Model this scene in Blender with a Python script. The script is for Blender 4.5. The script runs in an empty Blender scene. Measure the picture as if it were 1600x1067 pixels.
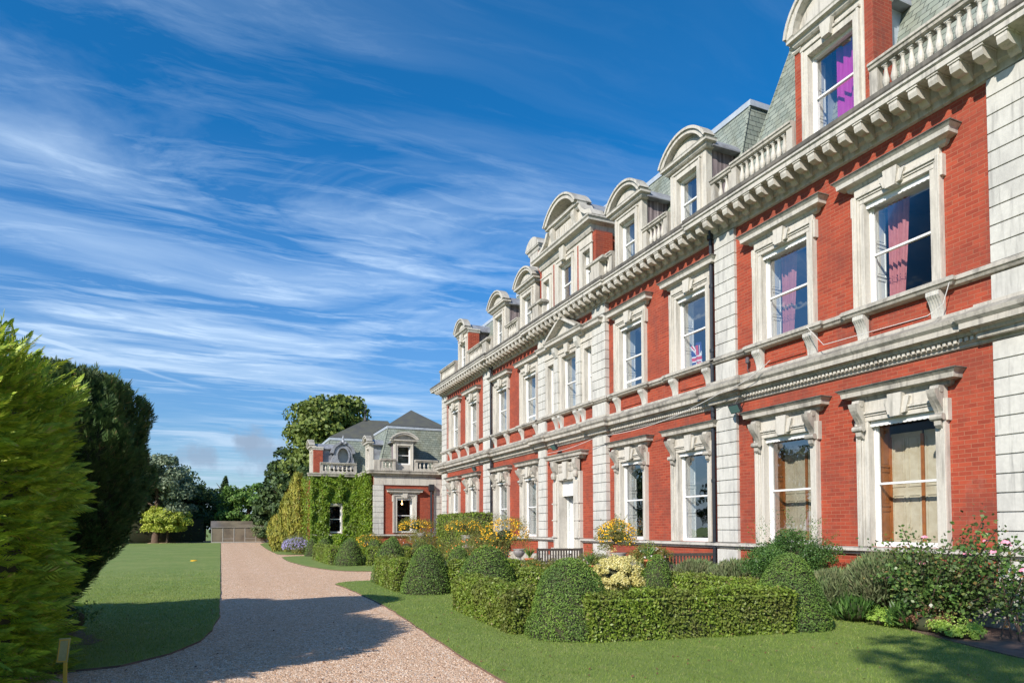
import bpy, math, random
import numpy as np
from mathutils import Matrix, Vector
R_ = math.radians
rng = np.random.default_rng(7); random.seed(7)
S = bpy.context.scene; COL = S.collection
# ------------------------------------------------ camera
f_px, cxp, cyp, EYE = 1040., 800., 789.7, 1.8
def nrm(v): v = np.asarray(v, float); return v/np.linalg.norm(v)
cz = nrm([-110, -33000, f_px]); cy_ = nrm([-455, 34.3, f_px]); cy_ = nrm(cy_-cz*np.dot(cy_, cz)); cx_ = np.cross(cy_, cz)
RC = np.array([cx_, cy_, cz]).T
cam = bpy.data.cameras.new('camera'); co = bpy.data.objects.new('camera', cam); COL.objects.link(co); S.camera = co
cam.sensor_width = 36; cam.lens = f_px/1600*36; cam.shift_y = (cyp-533.5)/1600; cam.clip_end = 3000; cam.clip_start = .1
m = Matrix.Identity(4)
for i in range(3):
    m[i][0] = RC[0, i]; m[i][1] = -RC[1, i]; m[i][2] = -RC[2, i]
m[0][3], m[1][3], m[2][3] = 0, 0, EYE
co.matrix_world = m
# ------------------------------------------------ light
SUNT = Vector((.719, .432, -.545)).normalized()
sl = bpy.data.lights.new('sun', 'SUN'); sl.energy = 4.6; sl.angle = R_(.53); sl.color = (1, .93, .83)
so = bpy.data.objects.new('sun', sl); COL.objects.link(so); so.rotation_euler = SUNT.to_track_quat('-Z', 'Y').to_euler(); so.location = (-20, -15, 25)
S.view_settings.view_transform = 'Standard'; S.view_settings.look = 'None'; S.view_settings.exposure = 0.42; S.view_settings.gamma = 1
W = bpy.data.worlds.new('World'); S.world = W; W.use_nodes = True
class NT:
    def __init__(s, nt): s.nt = nt; nt.nodes.clear()
    def n(s, t, **k):
        o = s.nt.nodes.new(t)
        for a, b in k.items():
            if a.startswith('i_'):
                key = a[2:]; key = int(key) if key.isdigit() else key.replace('_', ' ')
                o.inputs[key].default_value = b
            else: setattr(o, a, b)
        return o
    def l(s, a, b): s.nt.links.new(a, b)
    def math(s, op, a, b=None, clamp=False):
        o = s.nt.nodes.new('ShaderNodeMath'); o.operation = op; o.use_clamp = clamp
        for i, v in enumerate((a, b)):
            if v is None: continue
            if isinstance(v, (int, float)): o.inputs[i].default_value = v
            else: s.l(v, o.inputs[i])
        return o.outputs[0]
    def mix(s, fac, a, b, mode='MIX'):
        o = s.nt.nodes.new('ShaderNodeMix'); o.data_type = 'RGBA'; o.blend_type = mode
        for i, v in ((0, fac), (6, a), (7, b)):
            if isinstance(v, (int, float)): o.inputs[i].default_value = v
            elif isinstance(v, tuple): o.inputs[i].default_value = (*v, 1) if len(v) == 3 else v
            else: s.l(v, o.inputs[i])
        return o.outputs[2]
    def ramp(s, fac, pts):
        o = s.nt.nodes.new('ShaderNodeValToRGB'); e = o.color_ramp.elements
        while len(e) < len(pts): e.new(.5)
        for k, (p, c) in enumerate(pts):
            e[k].position = p; c = (c, c, c) if isinstance(c, (int, float)) else c; e[k].color = (*c, 1)
        s.l(fac, o.inputs[0]); return o.outputs[0]
    def noise(s, vec, scale, detail=4, rough=.55, dist=0.):
        o = s.nt.nodes.new('ShaderNodeTexNoise'); o.inputs['Scale'].default_value = scale; o.inputs['Detail'].default_value = detail
        o.inputs['Roughness'].default_value = rough; o.inputs['Distortion'].default_value = dist
        if vec is not None: s.l(vec, o.inputs['Vector'])
        return o.outputs['Fac']
    def mapv(s, vec, loc=(0, 0, 0), rot=(0, 0, 0), sc=(1, 1, 1)):
        o = s.nt.nodes.new('ShaderNodeMapping'); o.inputs[1].default_value = loc; o.inputs[2].default_value = rot; o.inputs[3].default_value = sc
        s.l(vec, o.inputs[0]); return o.outputs[0]
def build_world():
    t = NT(W.node_tree)
    out = t.n('ShaderNodeOutputWorld'); bg = t.n('ShaderNodeBackground'); t.l(bg.outputs[0], out.inputs[0])
    sky = t.n('ShaderNodeTexSky', sky_type='NISHITA', sun_disc=False, sun_elevation=R_(33), sun_rotation=math.atan2(-.857, -.515), air_density=1.0, dust_density=.3, ozone_density=3.0)
    hs = t.n('ShaderNodeHueSaturation'); hs.inputs['Saturation'].default_value = 1.85; hs.inputs['Value'].default_value = 1.38; hs.inputs['Hue'].default_value = .502
    t.l(sky.outputs[0], hs.inputs['Color'])
    tc = t.n('ShaderNodeTexCoord'); sp = t.n('ShaderNodeSeparateXYZ'); t.l(tc.outputs['Generated'], sp.inputs[0])
    z = t.math('MAXIMUM', sp.outputs[2], .0005); zz = t.math('ADD', z, .05)
    cb = t.n('ShaderNodeCombineXYZ'); t.l(t.math('DIVIDE', sp.outputs[0], zz), cb.inputs[0]); t.l(t.math('DIVIDE', sp.outputs[1], zz), cb.inputs[1])
    p = cb.outputs[0]
    # warp
    wn = t.n('ShaderNodeTexNoise'); wn.inputs['Scale'].default_value = 1.3; wn.inputs['Detail'].default_value = 5; t.l(p, wn.inputs['Vector'])
    ws = t.n('ShaderNodeVectorMath', operation='MULTIPLY_ADD'); t.l(wn.outputs['Color'], ws.inputs[0]); ws.inputs[1].default_value = (.35, .22, 0); t.l(p, ws.inputs[2])
    pw = ws.outputs[0]
    st = t.noise(t.mapv(pw, rot=(0, 0, R_(10)), sc=(.5, 1.25, 1)), 1.3, 11, .60, .7)
    fine = t.noise(t.mapv(pw, loc=(3, 1, 0), rot=(0, 0, R_(62)), sc=(.9, 4.0, 1)), 2.2, 8, .66, .6)
    big = t.noise(t.mapv(p, loc=(4.3, 2.2, 0), sc=(.5, .95, 1)), .8, 3, .5)
    c1 = t.ramp(st, [(.45, 0.), (.70, .95)]); c2 = t.ramp(fine, [(.50, 0.), (.74, 1.)])
    bigm = t.ramp(big, [(.36, .10), (.62, 1.)])
    lowb = t.ramp(sp.outputs[2], [(0, 1.), (.32, 1.), (.50, .42), (.8, .25)])
    c = t.math('MULTIPLY', t.math('MULTIPLY', t.math('ADD', c1, t.math('MULTIPLY', c2, .6)), bigm), lowb)
    veil = t.ramp(sp.outputs[2], [(0, .8), (.06, .55), (.16, .34), (.32, .12), (.5, .02)])
    c = t.math('ADD', t.math('MULTIPLY', c, 1.0), veil, True)
    # contrail: thin band through two sky points, as a line in the cloud layer
    def pl(u, v):
        d = RC.T @ np.array([(u-cxp)/f_px, (v-cyp)/f_px, 1]); d /= np.linalg.norm(d); return np.array([d[0], d[1]])/(max(d[2], .0005)+.05)
    a, b = pl(-60, 490), pl(330, 612); d = (b-a)/np.linalg.norm(b-a); nn = np.array([-d[1], d[0]])
    dp = t.n('ShaderNodeVectorMath', operation='DOT_PRODUCT'); t.l(p, dp.inputs[0]); dp.inputs[1].default_value = (nn[0], nn[1], 0)
    wob = t.math('MULTIPLY', t.math('SUBTRACT', t.noise(p, 3.0, 3), .5), .05)
    dist = t.math('ABSOLUTE', t.math('SUBTRACT', t.math('ADD', dp.outputs['Value'], wob), float(np.dot(a, nn))))
    dl = t.n('ShaderNodeVectorMath', operation='DOT_PRODUCT'); t.l(p, dl.inputs[0]); dl.inputs[1].default_value = (d[0], d[1], 0)
    ln = t.ramp(t.math('DIVIDE', t.math('SUBTRACT', dl.outputs['Value'], float(np.dot(a, d))), float(np.linalg.norm(b-a))), [(0, 1.), (.35, .9), (.8, .35), (1, 0.)])
    ct = t.math('MULTIPLY', t.ramp(dist, [(0, .8), (.03, 0.)]), ln)
    c = t.math('ADD', c, ct, True)
    sk = t.mix(1., hs.outputs['Color'], t.ramp(sp.outputs[2], [(0, (.36, .42, .48)), (.15, (.50, .58, .66)), (.35, (.80, .86, .90)), (.6, (.95, .98, .95))]), 'MULTIPLY')
    col = t.mix(t.math('MULTIPLY', c, .8), sk, t.mix(1., t.ramp(sp.outputs[2], [(0, (.42, .54, .68)), (.3, (.60, .76, .95)), (1, (.60, .76, .95))]), (10., 10., 10.), 'MULTIPLY'))
    # two small grey cumulus low over the trees
    def blob(u, v, r, col, sx=1.0, seed=0.):
        d = RC.T @ np.array([(u-cxp)/f_px, (v-cyp)/f_px, 1]); d /= np.linalg.norm(d)
        s = t.n('ShaderNodeVectorMath', operation='SUBTRACT'); t.l(tc.outputs['Generated'], s.inputs[0]); s.inputs[1].default_value = tuple(d)
        mp = t.mapv(s.outputs[0], sc=(1/(r*sx), 1/(r*sx), 1/r)); ln_ = t.n('ShaderNodeVectorMath', operation='LENGTH'); t.l(mp, ln_.inputs[0])
        nz = t.noise(tc.outputs['Generated'], 30, 6, .6)
        q = t.math('ADD', ln_.outputs['Value'], t.math('MULTIPLY', t.math('SUBTRACT', nz, .5), 2.4))
        return t.mix(t.ramp(q, [(.35, .75), (1.3, 0.)]), col, (2.6, 3.5, 4.8))
    col = blob(408, 706, .036, col, 1.25); col = blob(300, 715, .02, col, 1.9); col = blob(385, 690, .012, col, 1.8)
    t.l(col, bg.inputs[0]); bg.inputs[1].default_value = .095
build_world()
# ------------------------------------------------ materials
M = {}
def mat(name):
    m = bpy.data.materials.new(name); m.use_nodes = True; M[name] = m; t = NT(m.node_tree)
    o = t.n('ShaderNodeOutputMaterial'); b = t.n('ShaderNodeBsdfPrincipled'); t.l(b.outputs[0], o.inputs[0]); b.inputs['Roughness'].default_value = .8
    g = t.n('ShaderNodeNewGeometry'); return t, b, g.outputs['Position'], o, g
def bump(t, b, h, dist=.01, strength=.6):
    k = t.n('ShaderNodeBump'); k.inputs['Distance'].default_value = dist; k.inputs['Strength'].default_value = strength; t.l(h, k.inputs['Height']); t.l(k.outputs[0], b.inputs['Normal'])
def flatuv(t, pos, nx=1., extra=(0, 0, 0)):
    s = t.n('ShaderNodeSeparateXYZ'); t.l(pos, s.inputs[0]); c = t.n('ShaderNodeCombineXYZ')
    t.l(t.math('ADD', s.outputs[0], s.outputs[1]), c.inputs[0]); t.l(s.outputs[2], c.inputs[1]); return c.outputs[0], s
def m_brick():
    t, b, p, o, g = mat('brick'); uv, s = flatuv(t, p)
    k = t.n('ShaderNodeTexBrick', i_Scale=1., i_Mortar_Size=.0075, i_Mortar_Smooth=.2, i_Bias=-.05, i_Brick_Width=.235, i_Row_Height=.082)
    k.inputs['Color1'].default_value = (.385, .062, .025, 1); k.inputs['Color2'].default_value = (.26, .037, .016, 1); k.inputs['Mortar'].default_value = (.37, .13, .072, 1)
    t.l(uv, k.inputs['Vector'])
    n1 = t.noise(p, .9, 5, .6); n2 = t.noise(p, 9, 4)
    c = t.mix(t.ramp(n1, [(.42, 0.), (.66, .6)]), k.outputs['Color'], (.19, .045, .028), 'MIX'); c = t.mix(t.ramp(t.noise(p, 2.6, 6, .7), [(.58, 0.), (.72, .35)]), c, (.42, .15, .10))
    c = t.mix(t.ramp(n2, [(.5, 0.), (.75, .3)]), c, (.5, .085, .045))
    st = t.noise(t.mapv(p, sc=(1.5, 1.5, .25)), 1.6, 5, .6); c = t.mix(t.ramp(st, [(.56, 0.), (.74, .55)]), c, (.13, .055, .045))
    t.l(c, b.inputs['Base Color']); b.inputs['Roughness'].default_value = .85
    bump(t, b, t.math('ADD', t.math('MULTIPLY', k.outputs['Fac'], -1.), t.math('MULTIPLY', n2, .5)), .008, .7)
m_brick()
def m_stone(name, base, stain, amt, lo=.45, hi=.72, rough=.85):
    t, b, p, o, g = mat(name)
    n1 = t.noise(t.mapv(p, sc=(1.6, 1.6, .55)), 1.3, 7, .68); n2 = t.noise(p, 14, 5, .65); n3 = t.noise(t.mapv(p, sc=(9, 9, .8)), 1.2, 5, .6)
    c = t.mix(t.ramp(n1, [(lo, 0.), (hi, amt)]), base, stain)
    c = t.mix(t.ramp(n3, [(.52, 0.), (.72, amt*.75)]), c, tuple(x*.6 for x in stain)); gs = t.n('ShaderNodeSeparateXYZ'); t.l(g.outputs['Normal'], gs.inputs[0]); up = t.math('MULTIPLY', t.ramp(gs.outputs[2], [(.35, 0.), (.8, .75)]), t.ramp(n1, [(.3, .4), (.6, 1.)])); c = t.mix(up, c, (.13, .125, .10))
    c = t.mix(t.ramp(n2, [(.35, .22), (.62, 0.)]), c, tuple(x*.55 for x in base))
    t.l(c, b.inputs['Base Color']); b.inputs['Roughness'].default_value = rough; bump(t, b, n2, .006, .5)
m_stone('stone', (.59, .555, .485), (.27, .25, .21), .75, .5, .78)
m_stone('stone_pale', (.60, .585, .53), (.36, .35, .325), .8)
m_stone('stone_weathered', (.50, .465, .40), (.12, .11, .10), .85, .48, .72)
m_stone('stone_dark', (.17, .155, .13), (.05, .047, .042), .9, .4, .65)
m_stone('stone_trim', (.56, .53, .47), (.21, .20, .18), .75, .5, .74)
def simple(name, col, rough=.6, metal=0., var=.0, vcol=None, sc=3., spec=.5, bmp=0.):
    t, b, p, o, g = mat(name); b.inputs['Metallic'].default_value = metal; b.inputs['Specular IOR Level'].default_value = spec
    if var:
        n = t.noise(p, sc, 5, .6); c = t.mix(t.ramp(n, [(.4, 0.), (.7, var)]), col, vcol or tuple(x*.5 for x in col)); t.l(c, b.inputs['Base Color'])
        if bmp: bump(t, b, n, bmp, .6)
    else: b.inputs['Base Color'].default_value = (*col, 1)
    b.inputs['Roughness'].default_value = rough
simple('white_paint', (.80, .80, .78), .45, 0, .35, (.6, .58, .53), 6)
simple('iron', (.022, .025, .032), .4, 0, .3, (.05, .05, .05), 8)
simple('interior', (.075, .06, .05), .9)  # walls coloured dark to stand in for the dimness of large rooms
simple('white_inner', (.75, .77, .75), .6)
simple('pink_curtain', (.46, .17, .18), .8, 0, .4, (.32, .09, .10), 12)
simple('dark_band', (.12, .03, .06), .8)
simple('magenta_curtain', (.50, .02, .36), .7, 0, .3, (.35, .01, .25), 12)
simple('pale_curtain', (.62, .60, .55), .8)
simple('wood', (.34, .12, .035), .45, 0, .6, (.16, .055, .018), 5)
simple('shutter_cream', (.50, .45, .34), .6, 0, .6, (.33, .26, .16), 4)
simple('bench_wood', (.05, .04, .033), .6, 0, .4, (.12, .10, .08), 10)
simple('terracotta', (.55, .16, .07), .8, 0, .3, None, 8)
simple('soil', (.17, .105, .075), .95, 0, .8, (.07, .045, .035), 5, bmp=.03)
simple('bark', (.13, .085, .055), .9, 0, .8, (.05, .035, .025), 9, bmp=.02)
simple('yellow_paint', (.72, .38, .04), .5, 0, .3, (.5, .25, .03), 20)
simple('plaque', (.42, .34, .17), .5, 0, .5, (.28, .22, .10), 30)
simple('red_cloth', (.55, .02, .03), .8); simple('blue_cloth', (.01, .02, .16), .8); simple('white_cloth', (.75, .75, .75), .8)
simple('cardboard', (.58, .30, .12), .8); simple('cable', (.62, .60, .56), .5)
simple('lamp_glass', (.09, .17, .16), .12, 0, 0); simple('pot_dark', (.10, .09, .10), .7, 0, .4)
simple('urn_lead', (.20, .18, .18), .7, 0, .6, (.42, .40, .38), 9)
simple('grey_stone_flags', (.34, .31, .27), .85, 0, .6, (.2, .18, .15), 4)
simple('yellow_petal', (.86, .50, .010), .6, 0, .4, (.80, .32, .006), 9)
simple('orange_petal', (.80, .20, .03), .6); simple('pink_petal', (.78, .26, .36), .6, 0, .5, (.85, .42, .48), 12)
simple('mauve_petal', (.30, .27, .52), .7, 0, .4, (.42, .36, .58), 6); simple('pale_petal', (.75, .66, .66), .6)
simple('lead_sheet', (.30, .32, .35), .5, .1, .8, (.13, .12, .13), 3)
simple('lead_edge', (.48, .53, .58), .45, .1, .6, (.3, .33, .37), 4)
simple('greenhouse_glazing', (.21, .17, .12), .3, 0, .9, (.10, .08, .06), .8)
simple('greenhouse_frame', (.36, .34, .30), .5)
def m_cheek():
    t, b, p, o, g = mat('cheek_boards'); n = t.noise(t.mapv(p, sc=(10, 10, .5)), 1.5, 5, .6)
    t.l(t.ramp(n, [(.35, (.07, .055, .06)), (.55, (.26, .21, .22)), (.75, (.44, .39, .38))]), b.inputs['Base Color'])
m_cheek()
def m_slate():
    t, b, p, o, g = mat('slate'); uv, s = flatuv(t, p)
    k = t.n('ShaderNodeTexBrick', i_Scale=1., i_Mortar_Size=.009, i_Mortar_Smooth=.3, i_Brick_Width=.27, i_Row_Height=.15)
    k.inputs['Color1'].default_value = (.30, .33, .27, 1); k.inputs['Color2'].default_value = (.20, .235, .195, 1); k.inputs['Mortar'].default_value = (.05, .055, .05, 1); t.l(uv, k.inputs['Vector'])
    n = t.noise(t.mapv(p, sc=(1, 1, .4)), 1.1, 6, .65); c = t.mix(t.ramp(n, [(.45, 0.), (.7, .75)]), k.outputs['Color'], (.12, .115, .06))
    n2 = t.noise(p, 6, 4); c = t.mix(t.ramp(n2, [(.55, 0.), (.75, .35)]), c, (.42, .43, .40))
    t.l(c, b.inputs['Base Color']); b.inputs['Roughness'].default_value = .6
    sr = t.math('FRACT', t.math('DIVIDE', s.outputs[2], .15)); bump(t, b, t.math('ADD', t.math('MULTIPLY', sr, -1.), t.math('MULTIPLY', k.outputs['Fac'], -.6)), .012, .8)
m_slate()
simple('slate_dark', (.085, .085, .075), .65, 0, .8, (.12, .12, .08), 2)
def m_glass():
    m = bpy.data.materials.new('glass'); m.use_nodes = True; M['glass'] = m; t = NT(m.node_tree); o = t.n('ShaderNodeOutputMaterial')
    tr = t.n('ShaderNodeBsdfTransparent'); tr.inputs[0].default_value = (.93, .95, .95, 1); gl = t.n('ShaderNodeBsdfGlossy'); gl.inputs['Roughness'].default_value = .015; gl.inputs[0].default_value = (.72, .72, .74, 1)
    g = t.n('ShaderNodeNewGeometry'); n = t.noise(g.outputs['Position'], 1.6, 2); k = t.n('ShaderNodeBump'); k.inputs['Distance'].default_value = .01; k.inputs['Strength'].default_value = .35; t.l(n, k.inputs['Height']); t.l(k.outputs[0], gl.inputs['Normal'])
    fr = t.n('ShaderNodeFresnel'); fr.inputs[0].default_value = 1.5; fac = t.math('MULTIPLY', fr.outputs[0], .42, True)
    mx = t.n('ShaderNodeMixShader'); t.l(fac, mx.inputs[0]); t.l(tr.outputs[0], mx.inputs[1]); t.l(gl.outputs[0], mx.inputs[2]); t.l(mx.outputs[0], o.inputs[0])
m_glass()
def m_leaf(name, c1, c2, c3=None, trans=.3, rough=.55, c4=None, patch=None, psc=1.2):
    t, b, p, o, g = mat(name); r = g.outputs['Random Per Island']
    pts = [(0, c1), (.6, c2), (.93, c3 or c2), (1, c4 or c3 or c2)]
    c = t.ramp(r, pts); n = t.noise(p, psc, 4, .6)
    c = t.mix(t.ramp(n, [(.40, 0.), (.66, .7)]), c, patch or tuple(x*.72 for x in c1))
    t.l(c, b.inputs['Base Color']); b.inputs['Roughness'].default_value = rough; b.inputs['Specular IOR Level'].default_value = .35
    tl = t.n('ShaderNodeBsdfTranslucent'); hs = t.n('ShaderNodeHueSaturation'); hs.inputs['Value'].default_value = 1.5; hs.inputs['Hue'].default_value = .48; t.l(c, hs.inputs['Color']); t.l(hs.outputs[0], tl.inputs[0])
    mx = t.n('ShaderNodeMixShader'); mx.inputs[0].default_value = trans; t.l(b.outputs[0], mx.inputs[1]); t.l(tl.outputs[0], mx.inputs[2]); t.l(mx.outputs[0], o.inputs[0])
m_leaf('yew', (0.087, 0.160, 0.023), (0.152, 0.261, 0.038), (0.217, 0.334, 0.051), .15, .6, (0.275, 0.319, 0.072), (0.072, 0.133, 0.038), 1.6)
m_leaf('hedge_leaf', (.115, .18, .020), (.20, .30, .032), (.30, .39, .06), .22, .45, (.28, .20, .09), (.13, .125, .040), 1.3)
m_leaf('variegated', (.45, .40, .10), (.72, .66, .28), (.80, .75, .42), .2, .5, (.15, .22, .04), (.55, .48, .12))
m_leaf('cypress_gold', (.26, .38, .03), (.44, .56, .045), (.66, .72, .09), .2, .5, (.48, .34, .10), (.09, .18, .022), 4.5)  # dark patch tone puts contrast of lit sprays and shaded gaps into the colour
m_leaf('cypress_dark', (0.042, 0.084, 0.022), (0.063, 0.126, 0.034), (0.112, 0.182, 0.049), .15, .6, (0.224, 0.154, 0.070), (0.049, 0.073, 0.025), 1.)
m_leaf('ivy', (0.098, 0.178, 0.017), (0.184, 0.299, 0.025), (0.287, 0.414, 0.040), .25, .45, (0.230, 0.184, 0.034), (0.115, 0.161, 0.021), .9)
m_leaf('bush_dark', (0.045, 0.105, 0.024), (0.087, 0.188, 0.036), (0.180, 0.315, 0.075), .2, .4)
m_leaf('lavender', (.10, .16, .06), (.17, .24, .09), (.27, .33, .14), .2, .7, (.30, .22, .14), (.16, .15, .085), 2.5)
m_leaf('rose_leaf', (0.042, 0.087, 0.022), (0.077, 0.161, 0.031), (0.182, 0.294, 0.070), .2, .35, (0.280, 0.140, 0.056), (0.084, 0.091, 0.042), 2)
m_leaf('lime_leaf', (0.242, 0.396, 0.055), (0.396, 0.550, 0.099), (0.550, 0.660, 0.176), .3, .5, None, (0.286, 0.462, 0.077))
m_leaf('brown_leaf', (.13, .055, .028), (.20, .10, .05), (.28, .16, .09), .15, .7)
m_leaf('flower_leaf', (0.084, 0.140, 0.028), (0.140, 0.224, 0.042), (0.280, 0.308, 0.056), .2, .6, (0.490, 0.168, 0.042), (0.224, 0.140, 0.042), 2.5)
m_leaf('tree_chestnut', (0.080, 0.123, 0.020), (0.145, 0.203, 0.032), (0.246, 0.290, 0.058), .15, .6)
m_leaf('tree_dark', (0.036, 0.070, 0.020), (0.058, 0.104, 0.029), (0.109, 0.160, 0.046), .15, .6)
m_leaf('tree_mid', (0.070, 0.147, 0.025), (0.119, 0.231, 0.036), (0.210, 0.336, 0.063), .2, .6)
m_leaf('tree_grey', (0.115, 0.162, 0.088), (0.189, 0.243, 0.135), (0.324, 0.365, 0.230), .2, .6)
m_leaf('tree_lime', (0.253, 0.322, 0.034), (0.414, 0.483, 0.057), (0.575, 0.598, 0.127), .25, .6)
m_leaf('gold_conifer', (.20, .21, .03), (.33, .32, .045), (.45, .40, .08), .2, .6, (.25, .12, .03), (.15, .19, .03))
m_leaf('agapanthus', (0.078, 0.169, 0.039), (0.156, 0.286, 0.065), (0.260, 0.390, 0.117), .2, .5)
m_leaf('grass_blade', (0.128, 0.203, 0.030), (0.195, 0.292, 0.045), (0.315, 0.375, 0.083), .25, .6, (0.540, 0.495, 0.210), (0.165, 0.232, 0.042), .6)
simple('twig_shade', (.035, .042, .016), .9, 0, .5, (.06, .04, .02), 4)  # dark solid inside foliage: inner branches plus the shade of the gaps, as colour
def m_lawn():
    t, b, p, o, g = mat('lawn_turf'); n1 = t.noise(p, .35, 5, .6); n2 = t.noise(t.mapv(p, sc=(1, .45, 1)), 3.5, 6, .7); n3 = t.noise(p, 60, 3, .7); n4 = t.noise(t.mapv(p, sc=(.9, .12, 1)), 1.6, 4, .6)
    c = t.ramp(n2, [(.3, (0.112, 0.180, 0.027)), (.55, (0.173, 0.247, 0.042)), (.75, (0.285, 0.307, 0.083))])
    c = t.mix(t.ramp(n1, [(.42, 0.), (.68, .55)]), c, (0.300, 0.330, 0.090)); c = t.mix(t.ramp(n3, [(.3, .45), (.7, 0.)]), c, (0.060, 0.112, 0.021)); c = t.mix(t.ramp(n4, [(.5, 0.), (.7, .35)]), c, (0.120, 0.203, 0.030))
    s = t.n('ShaderNodeSeparateXYZ'); t.l(p, s.inputs[0]); sw = t.math('SINE', t.math('MULTIPLY', t.math('ADD', s.outputs[0], t.math('MULTIPLY', n1, .5)), 5.2)); c = t.mix(t.ramp(sw, [(0, 0.), (.6, .22)]), c, (.17, .22, .05))
    c = t.mix(t.ramp(t.noise(p, 1.7, 6, .7), [(.56, 0.), (.72, .5)]), c, (.30, .29, .10))
    t.l(c, b.inputs['Base Color']); b.inputs['Roughness'].default_value = .9; bump(t, b, n3, .02, .7)
m_lawn()
def m_gravel():
    t, b, p, o, g = mat('gravel'); v = t.n('ShaderNodeTexVoronoi'); v.inputs['Scale'].default_value = 46; t.l(p, v.inputs['Vector'])
    sp = t.n('ShaderNodeSeparateColor'); t.l(v.outputs['Color'], sp.inputs[0])
    c = t.ramp(sp.outputs[0], [(0, (.27, .155, .09)), (.3, (.56, .345, .20)), (.65, (.74, .47, .29)), (.86, (.80, .60, .42)), (1, (.85, .77, .66))])
    n = t.noise(p, .6, 5, .6); c = t.mix(t.ramp(n, [(.4, 0.), (.7, .4)]), c, (.56, .355, .215), 'MIX'); c = t.mix(t.ramp(t.noise(p, 5, 4), [(.55, 0.), (.75, .3)]), c, (.25, .17, .12))
    s = t.n('ShaderNodeSeparateXYZ'); t.l(p, s.inputs[0]); xw = t.math('ADD', s.outputs[0], t.math('MULTIPLY', t.math('SUBTRACT', t.noise(p, .25, 3), .5), .9)); tr = t.math('ABSOLUTE', t.math('SUBTRACT', t.math('ABSOLUTE', t.math('SUBTRACT', xw, 1.7)), .75))
    c = t.mix(t.ramp(tr, [(.05, .30), (.45, 0.)]), c, (.55, .345, .21)); mid = t.noise(t.mapv(p, sc=(1, .3, 1)), 2.2, 5, .7); c = t.mix(t.ramp(mid, [(.52, 0.), (.72, .35)]), c, (.80, .62, .46))
    t.l(c, b.inputs['Base Color']); b.inputs['Roughness'].default_value = .85; bump(t, b, t.math('MULTIPLY', v.outputs['Distance'], -1.), .02, 1.)
m_gravel()
def m_pebble():
    t, b, p, o, g = mat('pebble'); r = g.outputs['Random Per Island']
    t.l(t.ramp(r, [(0, (.26, .16, .11)), (.35, (.56, .37, .25)), (.7, (.70, .49, .34)), (.93, (.82, .72, .60)), (1, (.36, .35, .36))]), b.inputs['Base Color'])
m_pebble()
# ------------------------------------------------ object helpers
WO = {}
def tag(o, label=None, cat=None, group=None, kind=None):
    if label: o['label'] = label
    if cat: o['category'] = cat
    if group: o['group'] = group
    if kind: o['kind'] = kind
    return o
def thing(name, label, cat, loc, group=None):
    o = bpy.data.objects.new(name, None); COL.objects.link(o); o.location = loc; o.empty_display_size = .3; WO[o.name] = np.array(loc, float)
    return tag(o, label, cat, group)
def link(name, me, parent=None, origin=None):
    o = bpy.data.objects.new(name, me); COL.objects.link(o); po = WO[parent.name] if parent else np.zeros(3)
    origin = np.array(origin, float) if origin is not None else (po if parent else np.zeros(3))
    o.parent = parent; o.location = origin-po; WO[o.name] = origin
    if np.abs(origin).sum() > 0: me.transform(Matrix.Translation(-Vector(origin)))
    return o
FM = lambda s, d, z: (s, -d, z)
def main_frame(X): return lambda s, d, z: (X-d, s, z)      # facade looking towards -X; s runs along Y, d outwards
def front_frame(Y): return lambda s, d, z: (s, Y-d, z)     # wall looking towards -Y; s runs along X
world = lambda s, d, z: (s, d, z)
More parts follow.
